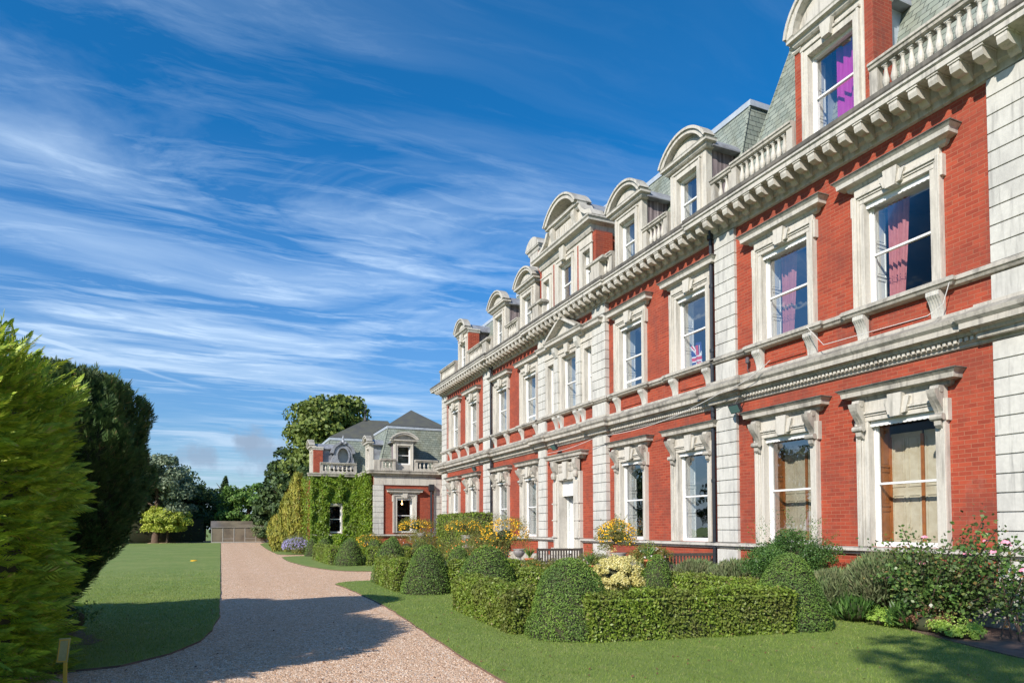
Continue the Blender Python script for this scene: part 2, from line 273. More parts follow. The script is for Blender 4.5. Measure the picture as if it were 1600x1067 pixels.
class MB:
    def __init__(s, F=world): s.v = []; s.f = []; s.F = F
    def pt(s, *p): s.v.append(s.F(*p)); return len(s.v)-1
    def add(s, pts, faces):
        b = len(s.v); s.v += [s.F(*p) for p in pts]; s.f += [tuple(b+i for i in f) for f in faces]
    def box(s, a, b, c, d, e, f):
        s.add([(a, c, e), (b, c, e), (b, d, e), (a, d, e), (a, c, f), (b, c, f), (b, d, f), (a, d, f)],
              [(0, 3, 2, 1), (4, 5, 6, 7), (0, 1, 5, 4), (1, 2, 6, 5), (2, 3, 7, 6), (3, 0, 4, 7)])
    def quad(s, *p): s.add(p, [tuple(range(len(p)))])
    def prism_s(s, prof, s0, s1):      # profile [(d,z)] along s
        n = len(prof); s.add([(s0, d, z) for d, z in prof]+[(s1, d, z) for d, z in prof], [tuple(range(n)), tuple(range(2*n-1, n-1, -1))]+[(i, i+n, (i+1) % n+n, (i+1) % n) for i in range(n)])
    def prism_d(s, prof, d0, d1):      # profile [(s,z)] through the depth
        n = len(prof); s.add([(a, d0, z) for a, z in prof]+[(a, d1, z) for a, z in prof], [tuple(range(n)), tuple(range(2*n-1, n-1, -1))]+[(i, (i+1) % n, (i+1) % n+n, i+n) for i in range(n)])
    def cornice(s, s0, s1, prof, back=-.05, e0=1, e1=1):   # mitred moulding round three sides
        R = [[(s0-d*e0, back, z), (s0-d*e0, d, z), (s1+d*e1, d, z), (s1+d*e1, back, z)] for d, z in prof]
        b = []; [b.extend(r) for r in R]; F = []
        for i in range(len(R)-1):
            for j in range(3): F.append((i*4+j, i*4+j+1, i*4+4+j+1, i*4+4+j))
        F.append((0, 3, 2, 1)); k = (len(R)-1)*4; F.append((k, k+1, k+2, k+3)); s.add(b, F)
    def lathe(s, a, d, prof, n=12):
        F = []; P = []
        for r, z in prof:
            for k in range(n): P.append((a+r*math.cos(2*math.pi*k/n), d+r*math.sin(2*math.pi*k/n), z))
        for i in range(len(prof)-1):
            for k in range(n): F.append((i*n+k, i*n+(k+1) % n, (i+1)*n+(k+1) % n, (i+1)*n+k))
        F.append(tuple(range(n-1, -1, -1))); F.append(tuple((len(prof)-1)*n+k for k in range(n))); s.add(P, F)
    def tube(s, pts, r, n=6):
        pts = [Vector(p) for p in pts]; rs = r if isinstance(r, (list, tuple)) else [r]*len(pts); P = []; F = []
        for i, p in enumerate(pts):
            d = (pts[min(i+1, len(pts)-1)]-pts[max(i-1, 0)]).normalized(); u = d.orthogonal().normalized(); w = d.cross(u)
            if i and abs(u.dot(pu)) < .3: u = (pu-d*pu.dot(d)).normalized(); w = d.cross(u)
            pu = u
            for k in range(n): P.append(tuple(p+u*(rs[i]*math.cos(2*math.pi*k/n))+w*(rs[i]*math.sin(2*math.pi*k/n))))
        for i in range(len(pts)-1):
            for k in range(n): F.append((i*n+k, i*n+(k+1) % n, (i+1)*n+(k+1) % n, (i+1)*n+k))
        F.append(tuple(range(n))); F.append(tuple((len(pts)-1)*n+k for k in range(n-1, -1, -1))); s.add(P, F)
    def mesh(s, name, mt):
        me = bpy.data.meshes.new(name); me.from_pydata(s.v, [], s.f); me.materials.append(M[mt]); return me
    def build(s, name, mt, parent=None, smooth=False, origin=None, bevel=0):
        me = s.mesh(name, mt)
        if smooth: me.polygons.foreach_set('use_smooth', [True]*len(me.polygons))
        o = link(name, me, parent, origin)
        if bevel:
            q = o.modifiers.new('b', 'BEVEL'); q.width = bevel; q.segments = 2; q.limit_method = 'ANGLE'; q.angle_limit = R_(40)
        return o
def np_mesh(name, V, F, mats, mi=None, smooth=False):
    me = bpy.data.meshes.new(name); V = np.asarray(V, np.float32); F = np.asarray(F, np.int32); k = F.shape[1]
    me.vertices.add(len(V)); me.vertices.foreach_set('co', V.ravel()); me.loops.add(F.size); me.loops.foreach_set('vertex_index', F.ravel())
    me.polygons.add(len(F)); me.polygons.foreach_set('loop_start', np.arange(0, F.size, k, dtype=np.int32))
    try: me.polygons.foreach_set('loop_total', np.full(len(F), k, np.int32))
    except Exception: pass
    for q in (mats if isinstance(mats, list) else [mats]): me.materials.append(M[q])
    if mi is not None: me.polygons.foreach_set('material_index', np.asarray(mi, np.int32))
    if smooth: me.polygons.foreach_set('use_smooth', np.ones(len(F), bool))
    me.update(calc_edges=True); me.validate(); return me
def unit(a): return a/np.maximum(np.linalg.norm(a, axis=1, keepdims=True), 1e-9)
def leafset(P, N, L, Wd, tilt=.6, along=None, jit=.3):
    n = len(P); Nn = unit(N+tilt*rng.normal(size=(n, 3))); a = rng.normal(size=(n, 3)) if along is None else along+jit*rng.normal(size=(n, 3))
    a = unit(a-Nn*np.sum(a*Nn, 1, keepdims=True)); b = np.cross(Nn, a); sc = rng.uniform(.65, 1.25, (n, 1)); l = L*sc/2; w = Wd*sc/2
    V = np.stack([P-a*l, P+b*w, P+a*l+Nn*l*.15, P-b*w], 1).reshape(-1, 3); return V, np.arange(4*n).reshape(n, 4)
class Geo:   # accumulates quad sets with material slots
    def __init__(s): s.V = []; s.F = []; s.M = []; s.n = 0
    def add(s, V, F, m=0): s.V.append(V); s.F.append(F+s.n); s.M.append(np.full(len(F), m)); s.n += len(V)
    def build(s, name, mats, parent=None, origin=None):
        return link(name, np_mesh(name, np.concatenate(s.V), np.concatenate(s.F), mats, np.concatenate(s.M)), parent, origin)
# ------------------------------------------------ ground, lawns, path
def slab(name, poly, z0, z1, mt, side=None):
    mb = MB(); n = len(poly); mb.add([(x, y, z1) for x, y in poly]+[(x, y, z0) for x, y in poly], [tuple(range(n))]+[(i, i+n, (i+1) % n+n, (i+1) % n) for i in range(n)])
    o = mb.build(name, mt); o['kind'] = 'structure'
    if side:
        o.data.materials.append(M[side])
        for p in o.data.polygons[1:]: p.material_index = 1
    return o
def smooth_poly(P, it=2):
    P = [np.array(p, float) for p in P]
    for _ in range(it): P = [q for i in range(len(P)) for q in (P[i]*.75+P[(i+1) % len(P)]*.25, P[i]*.25+P[(i+1) % len(P)]*.75)]
    return [tuple(p) for p in P]
def wob(P, a=.03, step=.35):
    out = []
    for i in range(len(P)):
        p = np.array(P[i]); q = np.array(P[(i+1) % len(P)]); L = np.linalg.norm(q-p); k = int(min(max(1, L/step), 60))
        for j in range(k):
            w = p+(q-p)*j/k; out.append((w[0]+rng.normal()*a*(L < 60), w[1]+rng.normal()*a*(L < 60)))
    return out
g = slab('ground', [(-900, -900), (900, -900), (900, 900), (-900, 900)], -.4, -.1, 'lawn_turf')
gp = slab('gravel_path', wob([(-8, -6), (14, -6), (14, 100), (-8, 100)], 0, 200), -.12, -.028, 'gravel')
lawnL = [(0, 88)]+[(.0, y) for y in np.arange(80, 15, -5.)]+[(-.02, 15.), (-.12, 13), (-.28, 11.8), (-.65, 10.8), (-1.2, 10.15), (-2.1, 9.98), (-4, 10.), (-60, 10.), (-60, 88)]
slab('lawn', wob(lawnL, .012), -.1, 0, 'lawn_turf', 'soil')
nearL = [(-60, 9.2), (-2.4, 9.35), (-1.7, 9.25), (-1.05, 8.9), (-.3, 8.45), (.4, 8.1), (.75, 7.6), (.6, 6.6), (0, 5), (-.5, 0), (-.5, -5), (-60, -5)]
slab('lawn', wob(nearL, .012), -.1, -.01, 'lawn_turf', 'soil')
lawnR = smooth_poly([(3.02, 6.5), (3.1, 9), (3.3, 12.2), (3.5, 15.3), (3.45, 20), (3.3, 22.7), (6, 22.6), (12.3, 22.5), (12.3, 9.9), (11.3, 9.7), (11.4, 8.9), (10.84, 7.7), (10.33, 6.6), (9.87, 5.4), (9, 2), (8, -4), (3, -4)], 2)
slab('lawn', wob(lawnR, .015), -.1, 0, 'lawn_turf', 'soil')
slab('lawn', wob(smooth_poly([(3.5, 44.2), (3.3, 40), (3.35, 36), (3.8, 31), (4.6, 28), (6, 27.1), (12.4, 27), (12.4, 39), (8, 44.2)], 2), .015), -.1, 0, 'lawn_turf', 'soil')
slab('lawn', wob(smooth_poly([(4.2, 88), (3.5, 60), (3.5, 50), (3.5, 46.2), (6, 45.7), (12, 46), (12, 88)], 2), .02), -.1, 0, 'lawn_turf', 'soil')
slab('flower_bed', smooth_poly([(11.3, 10.2), (11.38, 8.9), (10.8, 7.7), (10.3, 6.6), (9.84, 5.4), (9, 2), (8, -4), (12.6, -4), (12.6, 22), (11.2, 22), (11., 14)], 1), -.1, .02, 'soil')
slab('terrace', [(9.4, 15.2), (12.4, 15.2), (12.4, 30), (9.4, 30)], -.05, .12, 'grey_stone_flags')
slab('flower_bed', smooth_poly([(7.2, 15.4), (9.6, 15.4), (9.6, 20.5), (7.2, 20.5)], 1), -.1, .03, 'soil')
slab('flower_bed', smooth_poly([(7.0, 28), (12, 28), (12, 38.5), (7.2, 38.5)], 1), -.1, .03, 'soil')
slab('bare_soil', wob(smooth_poly([(-4.4, 12), (-2.0, 11.9), (-1.7, 12.6), (-2.2, 13.9), (-4, 14.8)], 2), .07, .15), -.05, .006, 'soil')
# ------------------------------------------------ mansion
XA, XB = 12.5, 12.58
mansion = thing('mansion', 'long red brick country house with cream stone dressings, dormers and balustraded parapet', 'building', (XA, 23, 0))
HOODP = [(.05, -.26), (.10, -.23), (.12, -.17), (.26, -.14), (.27, -.05), (.32, 0), (.33, .03), (.05, .07)]
def wall_holes(mb, s0, s1, z0, z1, d, holes, depth=.3):
    ss = sorted({s0, s1, *[h[0] for h in holes], *[h[1] for h in holes]}); zs = sorted({z0, z1, *[h[2] for h in holes], *[h[3] for h in holes]})
    for i in range(len(ss)-1):
        for j in range(len(zs)-1):
            a, b, c, e = ss[i], ss[i+1], zs[j], zs[j+1]; m_, n_ = (a+b)/2, (c+e)/2
            if any(h[0] < m_ < h[1] and h[2] < n_ < h[3] for h in holes): continue
            mb.quad((a, d, c), (b, d, c), (b, d, e), (a, d, e))
    for a, b, c, e in holes:
        mb.quad((a, d, c), (a, d-depth, c), (a, d-depth, e), (a, d, e)); mb.quad((b, d, c), (b, d, e), (b, d-depth, e), (b, d-depth, c))
        mb.quad((a, d, c), (b, d, c), (b, d-depth, c), (a, d-depth, c)); mb.quad((a, d, e), (a, d-depth, e), (b, d-depth, e), (b, d, e))
def wavy(mb, s0, s1, d, z0, z1, taper=0., n=60, amp=.045):
    P = []
    for i in range(n+1):
        t = i/n
        for j in range(5):
            z = z0+(z1-z0)*j/4; k = 1-taper*(1-j/4); P.append((s1-(s1-s0)*t*k, d+amp*math.sin(t*24+.25*j)*(1+.4*math.sin(t*61+1.3*j)), z))
    mb.add(P, [(i*5+j, i*5+j+1, (i+1)*5+j+1, (i+1)*5+j) for i in range(n) for j in range(4)])
def sash(F, root, c, w, z0, z1, d=-.13, mid=.5, name='window', extra=None, raised=0):
    mb = MB(F); a, b = c-w/2, c+w/2; zm = z0+(z1-z0)*mid
    mb.box(a, a+.045, d-.1, d+.02, z0, z1); mb.box(b-.045, b, d-.1, d+.02, z0, z1); mb.box(a+.045, b-.045, d-.1, d+.02, z1-.07, z1); mb.box(a+.045, b-.045, d-.1, d+.03, z0, z0+.1)
    mb.box(a+.045, b-.045, d-.07, d-.005, zm-.022, zm+.022)
    mb.box(a+.047, a+.075, d-.06, d-.012, z0+.1, z1-.07); mb.box(b-.075, b-.047, d-.06, d-.012, z0+.1, z1-.07)
    if raised: mb.box(a+.11, b-.11, d-.09, d-.03, z0+raised, z0+raised+.07)
    o = mb.build(name, 'white_paint', root)
    g = MB(F); g.quad((a+.06, d-.035, zm), (b-.06, d-.035, zm), (b-.06, d-.035, z1-.06), (a+.06, d-.035, z1-.06)); g.build('pane', 'glass', o); g = MB(F); g.quad((a+.06, d-.055, z0+.09), (b-.06, d-.055, z0+.09), (b-.06, d-.055, zm), (a+.06, d-.055, zm)); g.build('pane', 'glass', o)
    return o
def panelled(F, o, name, mt, pts, rows, cols=1, inw=None):   # a leaf with raised panels between two (s,d) ends
    (s0, d0), (s1, d1), z0, z1 = pts; mb = MB(F); L = math.hypot(s1-s0, d1-d0); us, ud = (s1-s0)/L, (d1-d0)/L; ns, nd = -ud, us
    if (nd < 0 if inw is None else ns*inw < 0): ns, nd = -ns, -nd
    def bx(t0, t1, h0, h1, za, zb):
        P = [(s0+us*t+ns*h, d0+ud*t+nd*h, z) for z in (za, zb) for t, h in ((t0, h0), (t1, h0), (t1, h1), (t0, h1))]
        mb.add(P, [(0, 3, 2, 1), (4, 5, 6, 7), (0, 1, 5, 4), (1, 2, 6, 5), (2, 3, 7, 6), (3, 0, 4, 7)])
    bx(0, L, 0, .02, z0, z1); cw = L/cols; H = (z1-z0)
    for i in range(cols):
        for r0, r1 in rows:
            t0, t1, a, b = i*cw+.06, (i+1)*cw-.06, z0+H*r0, z0+H*r1
            bx(t0-.03, t1+.03, .02, .035, a-.025, a); bx(t0-.03, t1+.03, .02, .035, b, b+.025); bx(t0-.03, t0, .02, .035, a, b); bx(t1, t1+.03, .02, .035, a, b)
            if t1-t0 > .08: bx(t0+.03, t1-.03, .02, .028, a+.04, b-.04)
    return mb.build(name, mt, o)
ROW3 = [(.05, .28), (.33, .60), (.65, .95)]
def interior(F, o, c, w, z0, z1, style, flip=1):
    a, b = c-w/2, c+w/2; mb = MB(F); fs = b if flip > 0 else a; ns = a if flip > 0 else b; k = flip
    # room beyond the window
    P = [(a-.7, -.62), (b+.7, -.62), (b+1.1, -3.2), (a-1.1, -3.2)]
    mb.quad((P[3][0], -3.2, z0-.6), (P[2][0], -3.2, z0-.6), (P[2][0], -3.2, z1+.5), (P[3][0], -3.2, z1+.5))
    for i, j in ((0, 3), (1, 2)): mb.quad((*P[i], z0-.6), (*P[j], z0-.6), (*P[j], z1+.5), (*P[i], z1+.5))
    mb.quad(*[(*p, z0-.6) for p in P]); mb.quad(*[(*p, z1+.5) for p in P])
    mb.quad((a-.7, -.6, z0-.6), (a-.05, -.6, z0-.6), (a-.05, -.6, z1+.5), (a-.7, -.6, z1+.5)); mb.quad((b+.7, -.6, z0-.6), (b+.05, -.6, z0-.6), (b+.05, -.6, z1+.5), (b+.7, -.6, z1+.5))
    mb.quad((a-.05, -.6, z1), (b+.05, -.6, z1), (b+.05, -.6, z1+.5), (a-.05, -.6, z1+.5)); mb.quad((a-.05, -.6, z0-.6), (b+.05, -.6, z0-.6), (b+.05, -.6, z0), (a-.05, -.6, z0))
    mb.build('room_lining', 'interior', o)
    li = MB(F); li.quad((a, -.28, z0), (b, -.28, z0), (b+.03, -.62, z0), (a-.03, -.62, z0)); li.quad((a, -.28, z1), (b, -.28, z1), (b+.03, -.62, z1), (a-.03, -.62, z1))
    wood = style == 'wood'; li.build('window_lining', 'wood' if wood else 'white_inner', o)
    sm = 'wood' if wood else 'white_inner'
    panelled(F, o, 'shutter', sm, ((fs, -.235), (fs+.03*k, -.62), z0+.01, z1-.01), ROW3, 1, -k); panelled(F, o, 'shutter', sm, ((ns, -.235), (ns-.03*k, -.62), z0+.01, z1-.01), ROW3, 1, k)
    if style == 'wood':
        w3 = w/2-.02
        panelled(F, o, 'shutter', 'shutter_cream', ((a+.0, -.64), (c-.02, -.64), z0+.02, z1-.24), [(.04, .44), (.53, .95)], 2); panelled(F, o, 'shutter', 'shutter_cream', ((c+.02, -.64), (b, -.64), z0+.02, z1-.24), [(.04, .44), (.53, .95)], 2)
        q = MB(F)
        for s_ in (a, c, b): q.box(s_-.035, s_+.035, -.605, -.585, z0, z1-.3)
        q.build('shutter_stile', 'wood', o)
    if style in ('pink', 'magenta', 'pale'):
        q = MB(F); s1_ = fs-.16*k; wd = {'pink': .46, 'magenta': .62, 'pale': .3}[style]
        lo = min(s1_, s1_-wd*k); hi = max(s1_, s1_-wd*k)
        wavy(q, s1_-wd*k, s1_, -.50, z0+.05, z1+.02, .35 if style == 'pink' else .1)
        q.build('curtain', {'pink': 'pink_curtain', 'magenta': 'magenta_curtain', 'pale': 'pale_curtain'}[style], o)
        if style == 'pink':
            for zc in (z0+.52, z0+.62):
                q = MB(F); wavy(q, s1_-wd*k*.72, s1_+.004, -.492, zc, zc+(.035 if zc > z0+.6 else .07), 0); q.build('curtain_band', 'dark_band', o)
def scroll(F, o, s0, s1, ztop, h, proj=.26):
    # console bracket: big scroll at the head, small roll and leaf at the foot
    mb = MB(F); P = [(.1, ztop), (proj, ztop), (proj+.02, ztop-.06)]
    for k in range(9): t = k/8; P.append((proj*(1-t)**1.3+.13+.03*math.sin(t*6), ztop-.08-h*.68*t))
    P.append((.1, ztop-.08-h*.68)); mb.prism_s(P, s0, s1)
    mb.prism_s([(d*.9+.012, z) for d, z in P[1:-1]]+[(.1, ztop-h*.6), (.1, ztop)], s0+.05, s0+.075); mb.prism_s([(d*.9+.03, z) for d, z in P[1:-1]]+[(.1, ztop-h*.6), (.1, ztop)], (s0+s1)/2-.012, (s0+s1)/2+.012)
    mb.prism_s([(d*.9+.012, z) for d, z in P[1:-1]]+[(.1, ztop-h*.6), (.1, ztop)], s1-.075, s1-.05)
    cz_, cd = ztop-h*.74, .19
    mb.prism_s([(cd+.065*math.cos(k*math.pi/5), cz_+.065*math.sin(k*math.pi/5)) for k in range(10)], s0-.035, s1+.035)
    mb.prism_s([(.1, cz_-.05), (.2, cz_-.07), (.19, cz_-.15), (.13, cz_-.21), (.1, cz_-.21)], s0+.02, s1-.02)
    mb.prism_s([(proj-.06+.05*math.cos(k*math.pi/5), ztop-.09+.05*math.sin(k*math.pi/5)) for k in range(10)], s0-.012, s1+.012)
    return mb.build('bracket', 'stone_weathered', o)
def surround(F, o, c, w, z0, z1, aw, hood, bracket=False, hl=None, dentil=False, sill_consoles=False, blind=True, smat='stone', fr=None):
    a, b = c-w/2, c+w/2; fz = z1+.2; mb = MB(F)
    for sg in (-1, 1):
        e = c+sg*w/2; x = c+sg*(w/2+aw)
        lo, hi = sorted((e, e+sg*.10)); mb.box(lo, hi, -.30, .07, z0, z1)
        lo, hi = sorted((e+sg*.10, e+sg*(aw*.62))); mb.box(lo, hi, -.02, .095, z0, z1+.1)
        lo, hi = sorted((e+sg*(aw*.62), x)); mb.box(lo, hi, -.02, .125, z0, fz)
        lo, hi = sorted((x, x+sg*.05)); mb.box(lo, hi, -.02, .12, fz-.42, fz-.003)
        lo, hi = sorted((x-sg*.03, x)); mb.box(lo, hi, .125, .15, z0+.003, fz-.003)
    mb.box(a-.1, b+.1, -.30, .075, z1+.003, z1+.10); mb.box(a-aw*.62, b+aw*.62, -.02, .10, z1+.103, fz-.05); mb.box(a-aw*.62, b+aw*.62, -.02, .135, fz-.05, fz)
    mb.box(a-aw+.02, b+aw-.02, -.02, .09, fz+.003, hood-.24)
    mb.build('architrave', smat, o, bevel=.008)
    hl = hl or (w/2+aw+.02); mb = MB(F); mb.cornice(c-hl, c+hl, [(d, hood+z-.0) for d, z in HOODP]); hd = mb.build('hood', 'stone_trim' if not bracket else 'stone_weathered', o); mb = MB(F); mb.cornice(c-hl, c+hl, [(.325, hood+.012), (.345, hood+.016), (.345, hood+.036), (.05, hood+.085)]); mb.build('hood_flashing', 'stone_dark', o)
    if dentil:
        mb = MB(F); n = 16
        for i in range(n): x = c-hl+.05+(2*hl-.1)*i/(n-1); mb.box(x-.03, x+.03, .12, .22, hood-.2, hood-.145)
        mb.build('dentil_row', 'stone', o)
        mb = MB(F)
        for sg in (-1, 1):
            for i in range(5): mb.lathe(c+sg*(.24+.1*i), .09, [(.0, fz+.08), (.04, fz+.10), (.045, fz+.16), (.02, fz+.22), (.035, fz+.26), (0, fz+.28)], 6)
        mb.build('carved_frieze', 'stone_weathered', o)
    kb, kt = z1+.06, hood-.25; mb = MB(F)
    mb.prism_d([(c-.10, kb-.05), (c+.10, kb-.05), (c+.15, kt+.02), (c-.15, kt+.02)], .05, .22)
    for sg in (-1, 1): mb.prism_d([(c+sg*.11, kb), (c+sg*.185, kb+.005), (c+sg*.27, kt-.06), (c+sg*.158, kt-.06)][::sg], .05, .17)
    mb.build('keystone', smat, o, bevel=.008)
    if bracket:
        for sg in (-1, 1):
            x = c+sg*(w/2+aw-.10); lo, hi = sorted((x-.085, x+.085)); scroll(F, o, lo, hi, hood-.24, .80)
            mb = MB(F)
    if blind:
        mb = MB(F); n = 14; P = [(a, z1), (a, z1-.10)]
        for i in range(n): x0 = a+w*i/n; x1 = a+w*(i+1)/n; P += [(x0+w/n*.25, z1-.118), (x0+w/n*.75, z1-.118), (x1, z1-.104)]
        P += [(b, z1)]; mb.prism_d(P, -.035, -.012); mb.box(a, b, -.14, -.036, z1-.05, z1); mb.build('pelmet', 'white_paint', o)
    if sill_consoles:
        for sg in (-1, 1):
            x = c+sg*(w/2+aw-.14); mb = MB(F); P = [(.0, 6.22), (.21, 6.22), (.21, 6.14)]+[(.21-.16*math.sin(t*math.pi/2)**.8, 6.14-.40*t) for t in np.linspace(0, 1, 7)]+[(.0, 5.70)]
            mb.prism_s(P, x-.125, x+.125)
            for q in (-.075, -.025, .025, .075): mb.prism_s([(d+.012, z) for d, z in P[1:-1]]+[(.03, 5.76), (.03, 6.2)], x+q-.012, x+q+.012)
            mb.build('sill_console', 'stone_pale', o)
def pier(F, s0, s1, d, z0, z1, parts_root, n=None, name='quoin_pier', gap=.02, mt='stone_pale', back=-.1):
    mb = MB(F); n = n or round((z1-z0)/.323); h = (z1-z0)/n
    for i in range(n): mb.box(s0, s1, back, d, z0+i*h+gap/2, z0+(i+1)*h-gap/2)
    mb.box(s0+.02, s1-.02, back-.002, d-.03, z0, z1); return mb.build(name, mt, parts_root, bevel=.006)
BAYS = {'A': (6.5, 14.39, XA), 'B': (14.39, 20.11, XB), 'C': (20.11, 25.57, XA), 'D': (25.57, 31.15, XB), 'E': (31.15, 39.13, XA)}
WZ = dict(g0=1.36, g1=3.98, f0=6.40, f1=8.62, gh=4.66, fh=9.22)
wins = {'A': [(9.04, 1.43, .23), (11.98, 1.43, .23)], 'B': [(15.57, 1.32, .24), (18.70, 1.32, .24)], 'D': [(26.67, 1.32, .24), (29.90, 1.32, .24)], 'E': [(33.77, 1.26, .24), (36.77, 1.26, .24)]}
gst = {'A': 'wood', 'B': 'white', 'D': 'white', 'E': 'white'}; fst = {'A': 'pink', 'B': 'white', 'D': 'pale', 'E': 'pale'}
MAINP = [(.02, 9.72), (.07, 9.74), (.09, 9.86), (.16, 9.90), (.18, 10.04), (.20, 10.075), (.60, 10.08), (.62, 10.09), (.62, 10.19), (.66, 10.215), (.66, 10.26)]
GUTP = [(.64, 10.26), (.665, 10.30), (.66, 10.39), (.60, 10.43), (.22, 10.47)]
STRP = [(.02, 5.03), (.05, 5.05), (.06, 5.10), (.09, 5.11), (.10, 5.13), (.10, 5.20), (.16, 5.22), (.18, 5.27), (.30, 5.30), (.30, 5.40), (.36, 5.46), (.38, 5.53), (.30, 5.57), (.14, 5.66), (.14, 5.72)]
SILLP = [(.03, 6.22), (.10, 6.24), (.13, 6.29), (.16, 6.31), (.16, 6.36), (.13, 6.40), (.05, 6.405)]
LEDGP = [(.02, 1.19), (.06, 1.20), (.10, 1.26), (.15, 1.27), (.15, 1.33), (.08, 1.355)]
modi = None
def modillion(F, par, s, w=.17):
    mb = MB(F); P = [(.18, 10.07), (.58, 10.07), (.58, 9.98), (.55, 9.90), (.42, 9.86), (.30, 9.885), (.22, 9.80), (.18, 9.78)]
    mb.prism_s(P, s-w/2, s+w/2); mb.box(s-w/2-.02, s+w/2+.02, .18, .60, 10.05, 10.078)
    return mb.build('modillion', 'stone', par)
BALP = [(.045, 0), (.045, .05), (.03, .06), (.035, .1), (.062, .17), (.066, .22), (.04, .33), (.028, .40), (.034, .43), (.05, .45), (.05, .5)]
def balustrade(F, root, s0, s1, z0=10.47, d=.12, sp=.178, h=.62, ends=(0.18, 0.18), name='balustrade', scale=1., e0=0, e1=0):
    mb = MB(F); zt = z0+h+.14
    mb.box(s0, s1, d-.13, d+.11, z0, z0+.14); mb.cornice(s0, s1, [(d+.08, zt), (d+.12, zt+.02), (d+.13, zt+.07), (d+.16, zt+.09), (d+.16, zt+.14), (d+.1, zt+.155)], back=d-.14, e0=0, e1=0)
    for k, e in enumerate(ends):
        if e: lo, hi = (s0, s0+e) if k == 0 else (s1-e, s1); mb.box(lo, hi, d-.10, d+.085, z0+.14, zt)
    o = mb.build(name, 'stone_weathered', root); a, b = s0+ends[0]+.04, s1-ends[1]-.04; n = max(1, int((b-a)/sp)); base = None
    for i in range(n):
        s = a+(b-a)*(i+.5)/n
        if base is None:
            m2 = MB(F); m2.lathe(s, d, [(r*1.05, z0+.14+z*h/.5) for r, z in BALP], 10); m2.box(s-.062, s+.062, d-.062, d+.062, z0+.14, z0+.175); m2.box(s-.058, s+.058, d-.058, d+.058, zt-.04, zt)
            org = np.array(F(s, d, z0)); base = m2.build('baluster', 'stone', o, origin=org, smooth=False); s_b = s
        else:
            c = base.copy(); COL.objects.link(c); dv = np.array(F(s, d, z0))-np.array(F(s_b, d, z0)); c.location = Vector(base.location)+Vector(dv); c.parent = o
    return o
def seg_arc(c, hw, z0, rise, n=18):
    Rr = (hw*hw+rise*rise)/(2*rise); th = math.asin(min(1, hw/Rr)); return [(c+Rr*math.sin(t), z0+rise-Rr+Rr*math.cos(t)) for t in np.linspace(-th, th, n)]
def seg_pediment(F, o, c, hw, z0, rise, d0, d1, mt='stone_trim', thick=.16):
    mb = MB(F); A = seg_arc(c, hw, z0+.05, rise); B = seg_arc(c, hw-thick*1.3, z0+.09, rise-thick)
    mb.prism_d(A+B[::-1], d0, d1); A2 = seg_arc(c, hw+.04, z0+.09, rise+.02); B2 = seg_arc(c, hw-.04, z0+.07, rise-.035); mb.prism_d(A2+B2[::-1], d0, d1+.05)
    mb.prism_d(B+[(c+hw-.1, z0+.05), (c-hw+.1, z0+.05)], d0, d0+.12); I = seg_arc(c, hw*.62, z0+.17, rise*.45); mb.prism_d(I, d0+.11, d0+.15)
    mb.cornice(c-hw+.2, c+hw-.2, [(.06, z0-.16), (.10, z0-.12), (.12, z0-.06), (.2, z0-.03), (.2, z0+.03), (.22, z0+.06)], back=-.2) if d1 < .3 else mb.cornice(c-hw+.2, c+hw-.2, [(.08, z0-.16), (.12, z0-.12), (.14, z0-.06), (.22, z0-.03), (.22, z0+.04), (.24, z0+.07)], back=-.2)
    return mb.build('pediment', mt, o)
